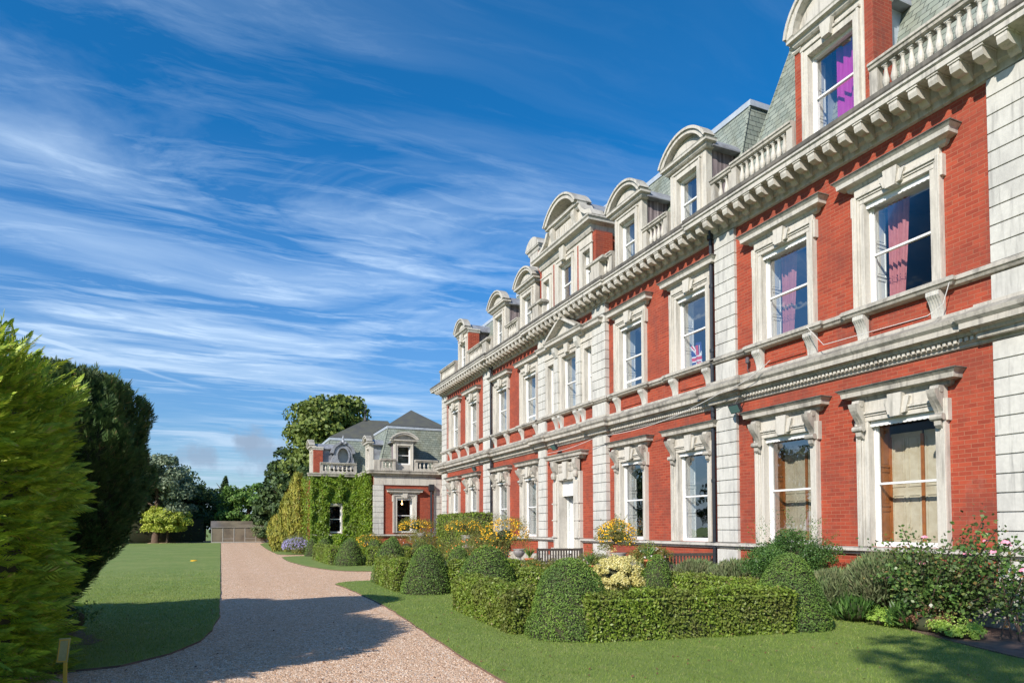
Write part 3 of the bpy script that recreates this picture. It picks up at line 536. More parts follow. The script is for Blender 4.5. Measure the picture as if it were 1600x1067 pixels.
def dormer(F, root, c, w, z0, zt, ww, wz0, wz1, zped, rise, style='white', cheek='cheek_boards', depth=2.2, brick=0., d=-.02, smat='stone', name='dormer'):
    a, b = c-w/2, c+w/2; mb = MB(F); D = d
    for lo, hi in ((a, c-ww/2), (c+ww/2, b)): mb.box(lo, hi, D-.22, D, z0, zped-.14)
    mb.box(c-ww/2, c+ww/2, D-.22, D, wz1, zped-.14)
    if wz0 > z0: mb.box(c-ww/2, c+ww/2, D-.22, D, z0, wz0)
    for sg in (-1, 1):
        lo, hi = sorted((c+sg*ww/2, c+sg*(ww/2+.16))); mb.box(lo, hi, D, D+.05, z0+.002, wz1+.16)
        lo, hi = sorted((c+sg*(ww/2+.10), c+sg*(ww/2+.16))); mb.box(lo, hi, D+.05, D+.075, z0+.002, wz1+.16)
    mb.box(c-ww/2, c+ww/2, D, D+.05, wz1+.002, wz1+.16); mb.box(c-ww/2-.18, c+ww/2+.18, D, D+.085, wz1+.162, wz1+.22)
    o = mb.build(name, smat, root, bevel=.008)
    G = lambda s, dd, z: F(s, dd+D, z)
    kmb = MB(G)
    if w > 1.4 and zped-wz1 > .5: kmb.prism_d([(c-.10, wz1+.04), (c+.10, wz1+.04), (c+.15, zped-.16), (c-.15, zped-.16)], .05, .17); kmb.build('keystone', smat, o)
    seg_pediment(G, o, c, w/2+.24, zped, rise, -.1, .22)
    for lo, hi in ((a+.03, a+.13), (b-.13, b-.03)): mb = MB(G); mb.box(lo, hi, -depth, -.222, z0, zped-.12); mb.build('cheek', cheek, o)
    if brick:
        for lo, hi in ((a-brick, a+.001), (b-.001, b+brick)): mb = MB(G); mb.box(lo, hi, -.62, -.03, z0, zped-.24); mb.build('brick_pier', 'brick', o)
        for lo, hi in ((a-brick, a-.0), (b+.0, b+brick)): mb = MB(G); mb.cornice(lo, hi, [(.0, zped-.24), (.03, zped-.2), (.03, zped-.13), (.07, zped-.1), (.07, zped-.03)], back=-.66); mb.build('pier_cap', smat, o)
    mb = MB(G); A = seg_arc(c, w/2+.2, zped-.1, rise*.9); mb.prism_d(A+[(c+w/2+.2, zped-.14), (c-w/2-.2, zped-.14)], -depth, -.101); mb.build('dormer_roof', 'lead_sheet', o)
    W_ = sash(G, root, c, ww, wz0, wz1, -.14, .5, 'dormer_window'); mb = MB(G)
    mb.quad((a+.14, -1.3, z0), (b-.14, -1.3, z0), (b-.14, -1.3, wz1+.2), (a+.14, -1.3, wz1+.2)); mb.build('room_lining', 'white_inner' if style == 'white' else 'interior', W_)
    panelled(G, W_, 'shutter', 'white_inner', ((c+ww/2, -.25), (c+ww/2+.03, -.55), wz0, wz1), ROW3, 1, -1)
    if style in ('magenta',): q = MB(G); wavy(q, c-ww/2+.02, c+ww/2-.42, -.42, wz0, wz1, 0.05); q.build('curtain', 'magenta_curtain', W_)
    return o
def mansard(root, x0, x1, y0, y1, z0, z1, inset, name='slate_roof', ends=(1, 1), mt='slate'):
    ia, ib = inset*ends[0], inset*ends[1]; mb = MB(); X0, X1, Y0, Y1 = x0+inset, x1-inset, y0+ia, y1-ib
    mb.add([(x0, y0, z0), (x1, y0, z0), (x1, y1, z0), (x0, y1, z0), (X0, Y0, z1), (X1, Y0, z1), (X1, Y1, z1), (X0, Y1, z1)], [(0, 1, 5, 4), (1, 2, 6, 5), (2, 3, 7, 6), (3, 0, 4, 7), (4, 5, 6, 7)])
    o = mb.build(name, mt, root); mb = MB(); e = .07
    mb.add([(X0-e, Y0-e, z1-.12), (X1+e, Y0-e, z1-.12), (X1+e, Y1+e, z1-.12), (X0-e, Y1+e, z1-.12), (X0-e, Y0-e, z1+.05), (X1+e, Y0-e, z1+.05), (X1+e, Y1+e, z1+.05), (X0-e, Y1+e, z1+.05)], [(0, 1, 5, 4), (1, 2, 6, 5), (2, 3, 7, 6), (3, 0, 4, 7), (4, 5, 6, 7), (3, 2, 1, 0)])
    mb.build('lead_edge', 'lead_edge', o)
    for p, q in (((x0, y0, z0), (X0, Y0, z1)), ((x0, y1, z0), (X0, Y1, z1)), ((x1, y0, z0), (X1, Y0, z1))): mb = MB(); mb.tube([p, q], .03, 6); mb.build('hip_roll', 'slate', o)
    return o
for key, (s0, s1, X) in BAYS.items():
    F = main_frame(X); proj = key in 'ACE'; pz = .09
    ps0, ps1 = {'A': (.75, .77), 'C': (.90, .71), 'E': (.95, .85)}.get(key, (0, 0))
    holes = []
    if key != 'C':
        for c, w, aw in wins[key]: holes += [(c-w/2-.06, c+w/2+.06, WZ['g0']-.0, WZ['g1']+.06), (c-w/2-.06, c+w/2+.06, WZ['f0'], WZ['f1']+.06)]
    else: holes = [(22.2, 23.76, .62, 3.75), (22.2, 23.5, WZ['f0'], 8.6), (21.02, 21.68, WZ['f0'], 8.5), (24.06, 24.72, WZ['f0'], 8.5)]
    mb = MB(F); wall_holes(mb, s0, s1, .0, 10.1, 0, holes, .29); mb.build('brick_wall', 'brick', mansion)
    # plinth, ledge
    lc0, lc1 = (s0, s1); seg = [(lc0, lc1)] if key != 'C' else [(lc0, 22.0), (23.95, lc1)]
    for a, b in seg:
        mb = MB(F); mb.cornice(a, b, LEDGP, e0=1 if proj else 0, e1=1 if proj else 0); mb.build('plinth_ledge', 'stone_trim', mansion)
        mb = MB(F); mb.cornice(a, b, [(.16, 0), (.16, .55), (.12, .62), (.04, .65)], e0=1 if proj else 0, e1=1 if proj else 0); mb.build('stone_plinth', 'stone_weathered', mansion)
    # string course, sill band, main cornice
    e = 1 if proj else 0; mb = MB(F); mb.cornice(s0, s1, STRP, e0=e, e1=e); sc_ = mb.build('string_course', 'stone_weathered', mansion); mb = MB(F); n = int((s1-s0)/.1)
    for i in range(n):
        x = s0+(i+.5)*(s1-s0)/n; mb.box(x-.028, x+.028, .095, .15, 5.135, 5.205)
        if key == 'A': mb.build('dentil', 'stone', sc_); mb = MB(F)
    if key != 'A': dn = mb.build('dentil_row', 'stone', sc_); dn['kind'] = 'stuff'
    mb = MB(F); mb.cornice(s0, s1, SILLP, e0=e, e1=e)
    if key != 'C':
        for c, w, aw in wins[key]: mb.cornice(c-w/2-aw-.04, c+w/2+aw+.04, [(d+.08, z+.004) for d, z in SILLP])
    else: mb.cornice(s0+.9, s1-.75, [(d+.05, z+.004) for d, z in SILLP])
    mb.build('sill_band', 'stone_weathered', mansion)
    mb = MB(F); mb.cornice(s0, s1, MAINP, e0=e, e1=e); co_ = mb.build('main_cornice', 'stone_trim', mansion); mb = MB(F); mb.cornice(s0, s1, GUTP, e0=e, e1=e); mb.build('cornice_gutter', 'stone_dark', co_)
    n = round((s1-s0)/.385); base = None
    for i in range(n):
        s = s0+(i+.5)*(s1-s0)/n
        if i == 0: base = modillion(F, co_, s); sb = s
        else: c_ = base.copy(); COL.objects.link(c_); c_.location = Vector(base.location)+Vector((0, s-sb, 0)); c_.parent = co_
    if proj:
        for (a, b) in ((s0, s0+ps0), (s1-ps1, s1)):
            pier(F, a, b, pz, 1.36, 5.02, mansion, 11); pier(F, a, b, pz, 5.74, 6.21, mansion, 1, name='pier_block'); pier(F, a, b, pz, 6.41, 9.71, mansion, 10)
            mb = MB(F); mb.box(a-.001, b+.001, -.1, pz+.02, .66, 1.18); mb.box(a-.03, b+.03, -.1, .17, .3, .655); mb.build('pier_base', 'stone_pale', mansion, bevel=.01)
            mb = MB(F); mb.cornice(a, b, [(d+pz, z+.003) for d, z in STRP if z > 5.09]); mb.build('string_break', 'stone_weathered', mansion)
    if key != 'C':
        for c, w, aw in wins[key]:
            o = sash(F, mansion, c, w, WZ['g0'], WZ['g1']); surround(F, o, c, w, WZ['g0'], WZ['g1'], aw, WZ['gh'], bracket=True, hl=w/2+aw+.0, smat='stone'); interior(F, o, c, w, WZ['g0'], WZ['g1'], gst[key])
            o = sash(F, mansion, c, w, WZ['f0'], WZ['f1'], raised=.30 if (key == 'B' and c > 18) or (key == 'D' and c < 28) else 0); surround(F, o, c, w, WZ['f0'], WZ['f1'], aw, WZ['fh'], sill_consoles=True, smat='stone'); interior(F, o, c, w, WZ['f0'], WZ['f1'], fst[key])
            mb = MB(F); mb.box(c-w/2+.12, c+w/2-.12, -.01, .03, 5.84, 6.12); mb.box(c-w/2-.02, c-w/2+.05, -.01, .025, 5.76, 6.18); mb.box(c+w/2-.05, c+w/2+.02, -.01, .025, 5.76, 6.18); mb.build('apron_panel', 'brick', mansion)
# central bay: door below, three-light window with pediment above
F = main_frame(XA); dc = 22.98
o = sash(F, mansion, 22.85, 1.16, WZ['f0'], 8.55); interior(F, o, 22.85, 1.16, WZ['f0'], 8.55, 'blank')
for c in (21.35, 24.39): o2 = sash(F, mansion, c, .54, WZ['f0'], 8.45); interior(F, o2, c, .54, WZ['f0'], 8.45, 'pale')
mb = MB(F)
for a, b in ((21.01, 21.08), (21.62, 22.27), (23.43, 24.12), (24.66, 24.86)): mb.box(a, b, -.30, .08, 6.41, 8.60)
mb.box(21.01, 24.86, -.02, .08, 8.602, 9.02)
for a, b in ((21.08, 21.62), (24.12, 24.66)): mb.box(a, b, -.30, .08, 8.45, 8.602)
mb.box(22.27, 23.43, -.30, .08, 8.55, 8.602); mb.box(20.95, 24.9, .08, .12, 8.70, 8.76)
o3 = mb.build('window_surround', 'stone', mansion, bevel=.008); mb = MB(F)
for c in (21.95, 23.77):
    mb = MB(F); mb.box(c-.16, c+.16, .08, .16, 6.42, 8.55)
    for zz in np.arange(6.75, 8.4, .42): mb.box(c-.18, c+.18, .08, .175, zz, zz+.05)
    mb.prism_s([(.08, 8.98), (.30, 8.98), (.28, 8.80), (.16, 8.60), (.08, 8.55)], c-.12, c+.12); mb.lathe(c, .2, [(.0, 8.82), (.09, 8.86), (.10, 8.95), (.05, 9.0)], 8); mb.build('pilaster', 'stone_pale', o3, bevel=.008)
mb = MB(F)
mb.prism_d([(22.73, 8.62), (22.97, 8.62), (23.04, 9.0), (22.66, 9.0)], .08, .2); mb.build('keystone', 'stone', o3)
mb = MB(F); mb.cornice(20.55, 25.1, [(d, 9.24+z) for d, z in HOODP]); mb.cornice(21.75, 23.95, [(d+.12, 9.244+z) for d, z in HOODP])
mb.prism_d([(21.7, 9.30), (24.0, 9.30), (22.85, 9.92)], .05, .2)
for sg in (-1, 1): mb.prism_d([(22.85, 9.90), (22.85, 10.02), (22.85+sg*1.35, 9.32), (22.85+sg*1.22, 9.28)][::sg], .15, .48)
for x in (24.9, 25.2): mb.prism_d([(x-.12, 9.3), (x+.12, 9.3), (x+.02, 9.62), (x-.03, 9.6)], .05, .15)
mb.build('pediment', 'stone_trim', o3)
for c in (21.75, 22.2, 23.5, 23.95):
    mb = MB(F); P = [(.0, 6.22), (.2, 6.22), (.2, 6.14)]+[(.2-.15*math.sin(t*math.pi/2)**.8, 6.14-.40*t) for t in np.linspace(0, 1, 7)]+[(.0, 5.73)]; mb.prism_s(P, c-.11, c+.11); mb.build('sill_console', 'stone_pale', o3)
# door
mb = MB(F); a, b = 22.38, 23.58
mb.box(a, a+.08, -.48, -.40, .72, 3.6); mb.box(b-.08, b, -.48, -.40, .72, 3.6); mb.box(a+.08, b-.08, -.48, -.40, 3.5, 3.6); mb.box(a+.08, b-.08, -.48, -.41, 2.80, 2.88)
mb.box(a+.08, a+.20, -.47, -.42, .72, 2.80); mb.box(b-.20, b-.08, -.47, -.42, .72, 2.80); mb.box(a+.2, b-.2, -.47, -.42, .72, 1.34); mb.box(a+.2, b-.2, -.47, -.42, 2.7, 2.8); mb.box(a+.3, b-.3, -.42, -.405, .85, 1.22)
dr = mb.build('door', 'white_paint', mansion); mb = MB(F); mb.quad((a+.2, -.445, 1.34), (b-.2, -.445, 1.34), (b-.2, -.445, 2.7), (a+.2, -.445, 2.7)); mb.quad((a+.08, -.445, 2.88), (b-.08, -.445, 2.88), (b-.08, -.445, 3.5), (a+.08, -.445, 3.5)); mb.build('pane', 'glass', dr)
mb = MB(F); mb.tube([(a+.14, -.40, 1.72), (a+.14, -.36, 1.72), (a+.24, -.36, 1.72)], .012); mb.build('handle', 'iron', dr)
interior(F, dr, dc, 1.2, .72, 3.6, 'blank')
mb = MB(F)
for x0, x1 in ((a-.12, a), (b, b+.12)): mb.box(x0, x1, -.50, .16, .66, 3.62)
mb.box(a-.12, b+.12, -.5, .16, 3.622, 3.72)
for sg in (-1, 1):
    x = dc+sg*.90; mb.box(x-.18, x+.18, -.02, .14, .70, 3.9); mb.box(x-.14, x+.14, .14, .19, 1.36, 3.55)
    for zz in (1.36, 2.02, 2.68): mb.box(x-.20, x+.20, .0, .21, zz, zz+.05)
    mb.box(x-.22, x+.22, .0, .24, .66, .95)
mb.box(dc-.72, dc+.72, -.02, .12, 3.723, 4.30); ds = mb.build('door_surround', 'stone', mansion, bevel=.008)
surr = [(d*1.15, 4.62+z) for d, z in HOODP]; mb = MB(F); mb.cornice(dc-1.2, dc+1.2, surr); mb.build('hood', 'stone_weathered', ds); mb = MB(F)
for i in range(22): x = dc-1.18+2.36*i/21; mb.box(x-.028, x+.028, .12, .24, 4.40, 4.465)
mb.build('dentil_row', 'stone', ds); mb = MB(F)
for sg in (-1, 1):
    x = dc+sg*.90; mb.prism_s([(.1, 4.38), (.30, 4.38), (.3, 4.2), (.22, 4.02), (.14, 3.92), (.1, 3.92)], x-.14, x+.14); mb.lathe(x, .22, [(0, 3.66), (.09, 3.70), (.12, 3.80), (.11, 3.9), (.05, 3.96), (0, 3.97)], 9)
    for i in range(5): mb.lathe(dc+sg*(.24+.09*i), .12, [(0, 3.92), (.045, 3.95), (.05, 4.03), (.02, 4.12), (.04, 4.18), (0, 4.22)], 6)
    mb.build('carving', 'stone_weathered', ds); mb = MB(F)
mb = MB(F); mb.prism_d([(dc-.13, 3.66), (dc+.13, 3.66), (dc+.19, 4.33), (dc-.19, 4.33)], .10, .22); mb.build('keystone', 'stone', ds)
mb = MB(F); mb.box(a, b, -.10, -.04, 3.0, 3.62); mb.build('blind', 'white_paint', dr)
mb = MB(F)
for i in range(4): mb.box(dc-1.0-.0, dc+1.0, -.45 if i == 3 else .0, .25+.28*(3-i), i*.165, (i+1)*.165)
mb.build('door_step', 'stone_weathered', mansion)
# body, end walls, roofs
mb = MB(); mb.box(XB+.36, 22, 6.52, 39.11, 0, .9); mb.box(16.4, 22, 6.52, 39.11, .9, 10.3); mb.box(XA+.005, 22, 6.501, 6.8, 0, 10.1); mb.box(XA+.005, 22, 38.8, 39.129, 0, 10.1); mb.build('side_wall', 'brick', mansion)
mb = MB(); mb.box(XA-.03, 22, 6.6, 39.05, 10.30, 10.46); mb.build('parapet_gutter', 'lead_sheet', mansion)
mansard(mansion, 12.95, 21.5, 6.6, 14.25, 10.45, 14.85, 1.15); mansard(mansion, 12.95, 21.5, 14.3, 20.3, 10.45, 14.05, 1.0, ends=(.25, .0)); mansard(mansion, 12.95, 21.5, 20.3, 25.4, 10.45, 14.6, 1.1, ends=(1, 1))
mansard(mansion, 12.95, 21.5, 25.4, 31.3, 10.45, 13.75, 1.0, ends=(.0, .25)); mansard(mansion, 12.95, 21.5, 31.4, 38.95, 10.45, 13.5, 1.0)
FA, FB = main_frame(XA), main_frame(XB)
dormer(FA, mansion, 10.46, 1.66, 10.45, 13, 1.2, 10.62, 12.66, 13.2, .95, 'magenta', 'lead_edge', 2.0, brick=.2, d=.12)
dormer(FA, mansion, 35.1, 1.45, 10.45, 13, .98, 10.62, 12.1, 12.72, .60, 'white', 'cheek_boards', 2.0, brick=.2, d=.12)
for c in (15.5, 18.62, 26.62, 29.9): dormer(FB, mansion, c, 1.62, 10.45, 12.5, .92, 10.6, 12.1, 12.58, .62, 'white', 'cheek_boards', 2.2, d=.16)
# central dormer
G = lambda s, d, z: FA(s, d+.1, z); cc = 22.98; mb = MB(G); ops = [(21.3, .55), (cc, 1.06), (24.62, .55)]
xs = [20.95]+[v for c, w in ops for v in (c-w/2, c+w/2)]+[25.1]
for i in range(0, 8, 2): mb.box(xs[i], xs[i+1], -.25, 0, 10.45, 12.7)
for c, w in ops:
    zt = 12.25 if w > 1 else 12.05; mb.box(c-w/2, c+w/2, -.25, 0, zt, 12.7)
    for sg in (-1, 1): lo, hi = sorted((c+sg*w/2, c+sg*(w/2+.15))); mb.box(lo, hi, 0, .05, 10.5, zt+.15)
    mb.box(c-w/2, c+w/2, 0, .05, zt+.002, zt+.15); mb.box(c-w/2-.18, c+w/2+.18, 0, .08, zt+.152, zt+.22)
cd_ = mb.build('central_dormer', 'stone', mansion, bevel=.008); mb = MB(G)
mb.cornice(20.95, 25.1, [(.05, 12.62), (.10, 12.72), (.12, 12.86), (.32, 12.92), (.33, 13.0), (.38, 13.05), (.38, 13.10), (.05, 13.16)], back=-1.2); mb.build('entablature', 'stone_trim', cd_); mb = MB(G)
for x in (cc-.16, cc+.0, ): pass
mb.prism_d([(cc-.13, 12.3), (cc+.13, 12.3), (cc+.2, 12.85), (cc-.2, 12.85)], .05, .2); mb.build('keystone', 'stone', cd_); mb = MB(G)
mb.box(cc-1.05, cc+1.05, -.5, .0, 13.16, 13.9); mb.box(cc-.72, cc+.72, .0, .04, 13.28, 13.78)
for i in range(9): mb.box(cc-.6+.15*i-.05, cc-.6+.15*i+.04, .04, .07, 13.35, 13.7)
for sg in (-1, 1):
    mb.prism_s([(.0, 13.9), (.18, 13.9), (.2, 13.7), (.1, 13.4), (.14, 13.2), (0, 13.2)], cc+sg*.9-.12, cc+sg*.9+.12)
    A = [(cc+sg*1.06, 13.17), (cc+sg*2.1, 13.17), (cc+sg*2.0, 13.32), (cc+sg*1.75, 13.4), (cc+sg*1.5, 13.55), (cc+sg*1.3, 13.85), (cc+sg*1.06, 13.88)]; mb.prism_d(A[::sg], -.4, .0)
    B = [(cc+sg*2.16, 13.17), (cc+sg*2.32, 13.17), (cc+sg*2.15, 13.42), (cc+sg*1.8, 13.52), (cc+sg*1.56, 13.7), (cc+sg*1.4, 13.95), (cc+sg*1.26, 13.9), (cc+sg*1.48, 13.58), (cc+sg*1.78, 13.38), (cc+sg*2.05, 13.3)]; mb.prism_d(B[::sg], -.4, .16)
mb.build('attic_block', 'stone', cd_); seg_pediment(G, cd_, cc, 1.34, 14.0, .72, -.4, .3, thick=.2)
mb = MB(G); A = seg_arc(cc, 1.3, 13.9, .68); mb.prism_d(A+[(cc+1.3, 13.86), (cc-1.3, 13.86)], -1.6, -.401); mb.build('dormer_roof', 'lead_sheet', cd_)
for q in [(x-.04, x+.04, -.02, .012, 10.5, 12.5) for x in (21.98, 23.98)]+[(20.72, 20.951, -.75, -.03, 10.45, 12.6), (25.099, 25.33, -.75, -.03, 10.45, 12.6), (20.97, 25.08, -2.2, -.6, 10.45, 13.0)]: mb = MB(G); mb.box(*q); mb.build('brick_pier', 'brick', cd_)
for c, w in ops:
    W_ = sash(G, mansion, c, w, 10.6, 12.25 if w > 1 else 12.05, -.15, .5, 'dormer_window'); mb = MB(G); mb.quad((c-w/2-.1, -.55, 10.5), (c+w/2+.1, -.55, 10.5), (c+w/2+.1, -.55, 12.4), (c-w/2-.1, -.55, 12.4)); mb.build('room_lining', 'white_inner', W_)
# balustrades
for s0, s1, F in ((6.62, 9.45, FA), (11.50, 13.55, FA), (25.85+5.9, 34.1, FA), (36.15, 39.1, FA)): balustrade(F, mansion, s0, s1)
for s0, s1, F in ((13.6, 14.45, FB), (16.42, 17.7, FB), (19.55, 20.65, FB), (25.4, 25.7, FB), (27.55, 28.98, FB), (30.8, 31.7, FB)):
    if s1-s0 > .5: balustrade(F, mansion, s0, s1, ends=(.2, .2) if s1-s0 > 1 else (.15, .15))
mb = MB(FA)
for x in (31.45, 20.45, 25.4): mb = MB(FA); mb.box(x-.28, x+.28, -.08, .28, 10.46, 11.25); mb.cornice(x-.28, x+.28, [(.28, 11.2), (.33, 11.24), (.34, 11.32), (.28, 11.36)], back=-.1); mb.build('parapet_pedestal', 'stone_weathered', mansion)
# chimneys
def chimney(x0, x1, y0, y1, z1, cap='stone'):
    mb = MB(); mb.box(x0, x1, y0, y1, 12.2, z1); o = mb.build('chimney', 'brick', mansion); mb = MB(lambda s, d, z: (x0-d, s, z)); c = (y0+y1)/2; hw = (y1-y0)/2
    mb.box(y0+.12, y1-.12, .0, .05, z1-1.1, z1); mb.cornice(y0, y1, [(.02, z1), (.06, z1+.05), (.08, z1+.16), (.14, z1+.2), (.16, z1+.3)], back=-(x1-x0)); mb.prism_d(seg_arc(c, hw+.2, z1+.3, .42)+[(c+hw+.2, z1+.26), (c-hw-.2, z1+.26)], -(x1-x0), .16); mb.build('chimney_cap', 'stone_trim', o)
chimney(13.1, 14.1, 26.75, 27.75, 14.3); chimney(13.25, 14.2, 11.15, 12.15, 14.35)  # second stack is added in place of the upper tier over the near dormer
# downpipes
def downpipe(y, x, zs=(.15, 9.95)):
    mb = MB(); mb.tube([(x, y, zs[0]), (x, y, zs[1])], .052, 10); mb.lathe(y and x, y, [(.1, zs[1]-.2), (.13, zs[1]-.05), (.13, zs[1])], 8)
    for z in np.arange(1.2, zs[1], 1.8): mb.lathe(x, y, [(.066, z), (.066, z+.09)], 10)
    mb.build('downpipe', 'iron', mansion)
downpipe(14.53, 12.42); downpipe(31.02, 12.42)
# cable slung across the front
mb = MB(); pts = []
for a, b, sag in (((12.0, 12.0, 5.75), (12.05, 13.6, 5.35), .1), ((12.05, 13.6, 5.35), (12.05, 20.0, 4.95), .25), ((12.05, 20, 4.95), (12.08, 24, 4.75), .08)):
    for t in np.linspace(0, 1, 10): pts.append((a[0]+(b[0]-a[0])*t, a[1]+(b[1]-a[1])*t, a[2]+(b[2]-a[2])*t-4*sag*t*(1-t)))
mb.tube(pts, .009, 4); mb.tube([(12.3, 7.9, 6.3), (12.25, 8.0, 5.9), (12.1, 8.2, 5.72), (12.05, 10.5, 5.75), (12.1, 11.0, 6.3)], .008, 4); mb.build('cable', 'cable', mansion)
def floodlight(y, z, label, x=12.35, s=1.):
    t = thing('floodlight', label, 'lamp', (x, y, z), 'floodlights on the brick front'); mb = MB()
    mb.tube([(x+.1, y, z+.38), (x-.12, y, z+.36), (x-.22, y, z+.22)], .018); mb.tube([(x-.22, y-.17*s, z+.1), (x-.22, y-.17*s, z+.22), (x-.22, y+.17*s, z+.22), (x-.22, y+.17*s, z+.1)], .012); mb.build('bracket', 'stone_dark', t)
    mb = MB(lambda a, b, c: (x-.22+a*.5-c*.85, y+b, z+.1-a*.85-c*.5)); mb.box(-.12*s, .12*s, -.18*s, .18*s, -.05, .03); mb.box(-.08*s, .08*s, -.12*s, .12*s, -.10, -.05)
    for k in range(5): mb.box(-.1*s+.045*k, -.09*s+.045*k, -.16*s, .16*s, -.12, -.05)
    mb.build('housing', 'iron', t, bevel=.01); mb = MB(lambda a, b, c: (x-.22+a*.5-c*.85, y+b, z+.1-a*.85-c*.5)); mb.box(-.1*s, .1*s, -.16*s, .16*s, .03, .036); mb.build('lens', 'lamp_glass', t)
floodlight(13.35, 4.72, 'black floodlight above the nearest stone quoin pier, beside the shuttered window', s=1.0)
floodlight(23.55, 4.85, 'black floodlight with pale lens directly over the white garden door', s=1.0); floodlight(32.7, 4.72, 'black floodlight over the far pair of ground floor windows', s=.9)
t = thing('sensor', 'small grey security sensor on the brickwork below the first floor sill, by the quoin pier', 'sensor', (12.4, 13.15, 6.0)); mb = MB(); mb.lathe(12.38, 13.15, [(.045, 5.98), (.05, 6.0), (.05, 6.1), (.035, 6.13)], 10); mb.tube([(12.38, 13.15, 5.98), (12.38, 13.15, 5.8), (12.42, 13.15, 5.72)], .012); mb.build('body', 'pot_dark', t)
# things seen behind the glass
t = thing('flag', 'red white and blue union flag draped behind the first floor window near the drainpipe', 'flag', (13.12, 15.9, 6.5)); Ff = lambda s, d, z: (12.98+.03*math.sin(s*25)+d, 15.62+s+.10*(z-.45), 6.46+z)
mb = MB(Ff); mb.add([(i*.05, 0, j*.2) for i in range(10) for j in range(5)], [(i*5+j, i*5+j+1, (i+1)*5+j+1, (i+1)*5+j) for i in range(9) for j in range(4) if j*.2 < 1.0-i*.07]); mb.build('cloth', 'blue_cloth', t)
def strip(p, q, w, d, m_):
    mb = MB(Ff); p, q = np.array(p), np.array(q); n_ = nrm((-(q-p)[1], (q-p)[0]))*w/2
    for k in range(8): a = p+(q-p)*k/8; b = p+(q-p)*(k+1)/8; mb.quad((a[0]-n_[0], d, a[1]-n_[1]), (b[0]-n_[0], d, b[1]-n_[1]), (b[0]+n_[0], d, b[1]+n_[1]), (a[0]+n_[0], d, a[1]+n_[1]))
    mb.build('stripe', m_, t)
strip((.02, .05), (.42, .75), .10, -.006, 'white_cloth'); strip((.02, .05), (.42, .75), .04, -.009, 'red_cloth'); strip((.0, .5), (.4, .02), .10, -.012, 'white_cloth'); strip((.18, .02), (.18, .72), .17, -.015, 'white_cloth'); strip((.18, .02), (.18, .72), .10, -.018, 'red_cloth'); strip((0, .32), (.42, .32), .17, -.021, 'white_cloth'); strip((0, .32), (.42, .32), .10, -.024, 'red_cloth')
t = thing('cardboard_box', 'tan cardboard box standing inside the first floor window beside the flag', 'box', (13.3, 15.15, 6.42)); mb = MB(); mb.box(13.15, 13.5, 14.98, 15.5, 6.42, 7.15); mb.build('carton', 'cardboard', t, bevel=.01); mb = MB(); mb.box(13.1, 13.15, 14.98, 15.02, 7.0, 7.2); mb.box(13.142, 13.149, 15.18, 15.3, 6.8, 6.84); mb.build('flap', 'cardboard', t)
t = thing('side_table', 'small orange wooden table seen inside the ground floor window by the drainpipe', 'table', (13.5, 15.3, 1.0)); mb = MB(); mb.box(13.3, 13.7, 14.95, 15.6, 1.72, 1.77); mb.build('table_top', 'cardboard', t)
for q, (x, y) in enumerate(((13.35, 15.0), (13.65, 15.0), (13.35, 15.5), (13.65, 15.5))): mb = MB(); mb.box(x-.03, x+.03, y-.03, y+.03, .95, 1.72); mb.build('leg', 'cardboard', t)
# ------------------------------------------------ low garden wing
wing = thing('garden_wing', 'single storey brick wing with green slate mansard, oval dormer and ivy covered corner', 'building', (8.6, 41, 0))
F1, F2, FL = front_frame(41.0), front_frame(44.8), (lambda s, d, z: (8.6-d, s, z))
a, w = 10.56, .98
mb = MB(F1); wall_holes(mb, 8.6, 13.0, 0, 5.0, 0, [(a-w/2-.05, a+w/2+.05, 1.4, 3.66)], .29); mb.build('brick_wall', 'brick', wing)
mb = MB(); mb.box(8.603, 8.9, 41.01, 44.79, 0, 5.0); mb.build('side_wall', 'brick', wing)
mb = MB(F2); wall_holes(mb, 5.45, 8.6, 0, 5.0, 0, [(6.45, 7.35, 1.38, 3.3)], .29); mb.build('brick_wall', 'brick', wing)
mb = MB(); mb.box(5.45, 5.8, 44.85, 51.8, 0, 5.0); mb.box(5.5, 14, 51.5, 51.9, 0, 5.2); mb.box(9.3, 13.9, 43.9, 51.4, 4.8, 5.2); mb.box(5.9, 9.31, 47.6, 51.4, 4.8, 5.2); mb.build('side_wall', 'brick', wing)
mb = MB(); wall_holes(MB(), 0, 1, 0, 1, 0, []); FW = lambda s, d, z: (13.0-d, s, z)
mb = MB(FW); wall_holes(mb, 39.13, 41.0, 0, 5.0, 0, [(39.75, 40.45, 1.4, 4.0)], .29); mb.build('link_wall', 'brick', wing)
o = sash(FW, wing, 40.1, .62, 1.42, 3.5, -.17); mb = MB(FW)
for lo, hi in ((39.5, 39.79), (40.41, 40.7)): mb.box(lo, hi, -.3, .1, 1.36, 3.9)
mb.box(39.79, 40.41, -.3, .1, 3.5, 3.9); A = seg_arc(40.1, .6, 3.9, .55, 12); B = seg_arc(40.1, .4, 3.92, .36, 12); mb.prism_d(A+B[::-1], .0, .16); mb.prism_d(B+[(40.5, 3.9), (39.7, 3.9)], .0, .05); mb.build('architrave', 'stone', o); interior(FW, o, 40.1, .62, 1.42, 3.5, 'blank')
P1 = [(.02, 4.95), (.08, 4.98), (.10, 5.08), (.30, 5.12), (.32, 5.22), (.36, 5.27), (.36, 5.32), (.1, 5.36)]
for nm, F, s0, s1, es in (('front', F1, 8.6, 13.0, (1, 0)), ('step', FL, 41.05, 44.8, (0, 0)), ('back', F2, 5.45, 8.62, (1, 0)), ('link', FW, 39.13, 41.0, (0, 0))):
    mb = MB(F); mb.cornice(s0, s1, P1, e0=es[0], e1=es[1]); mb.build('cornice', 'stone_weathered', wing)
    mb = MB(F); mb.cornice(s0, s1, LEDGP, e0=es[0], e1=0); mb.build('plinth_ledge', 'stone_trim', wing)
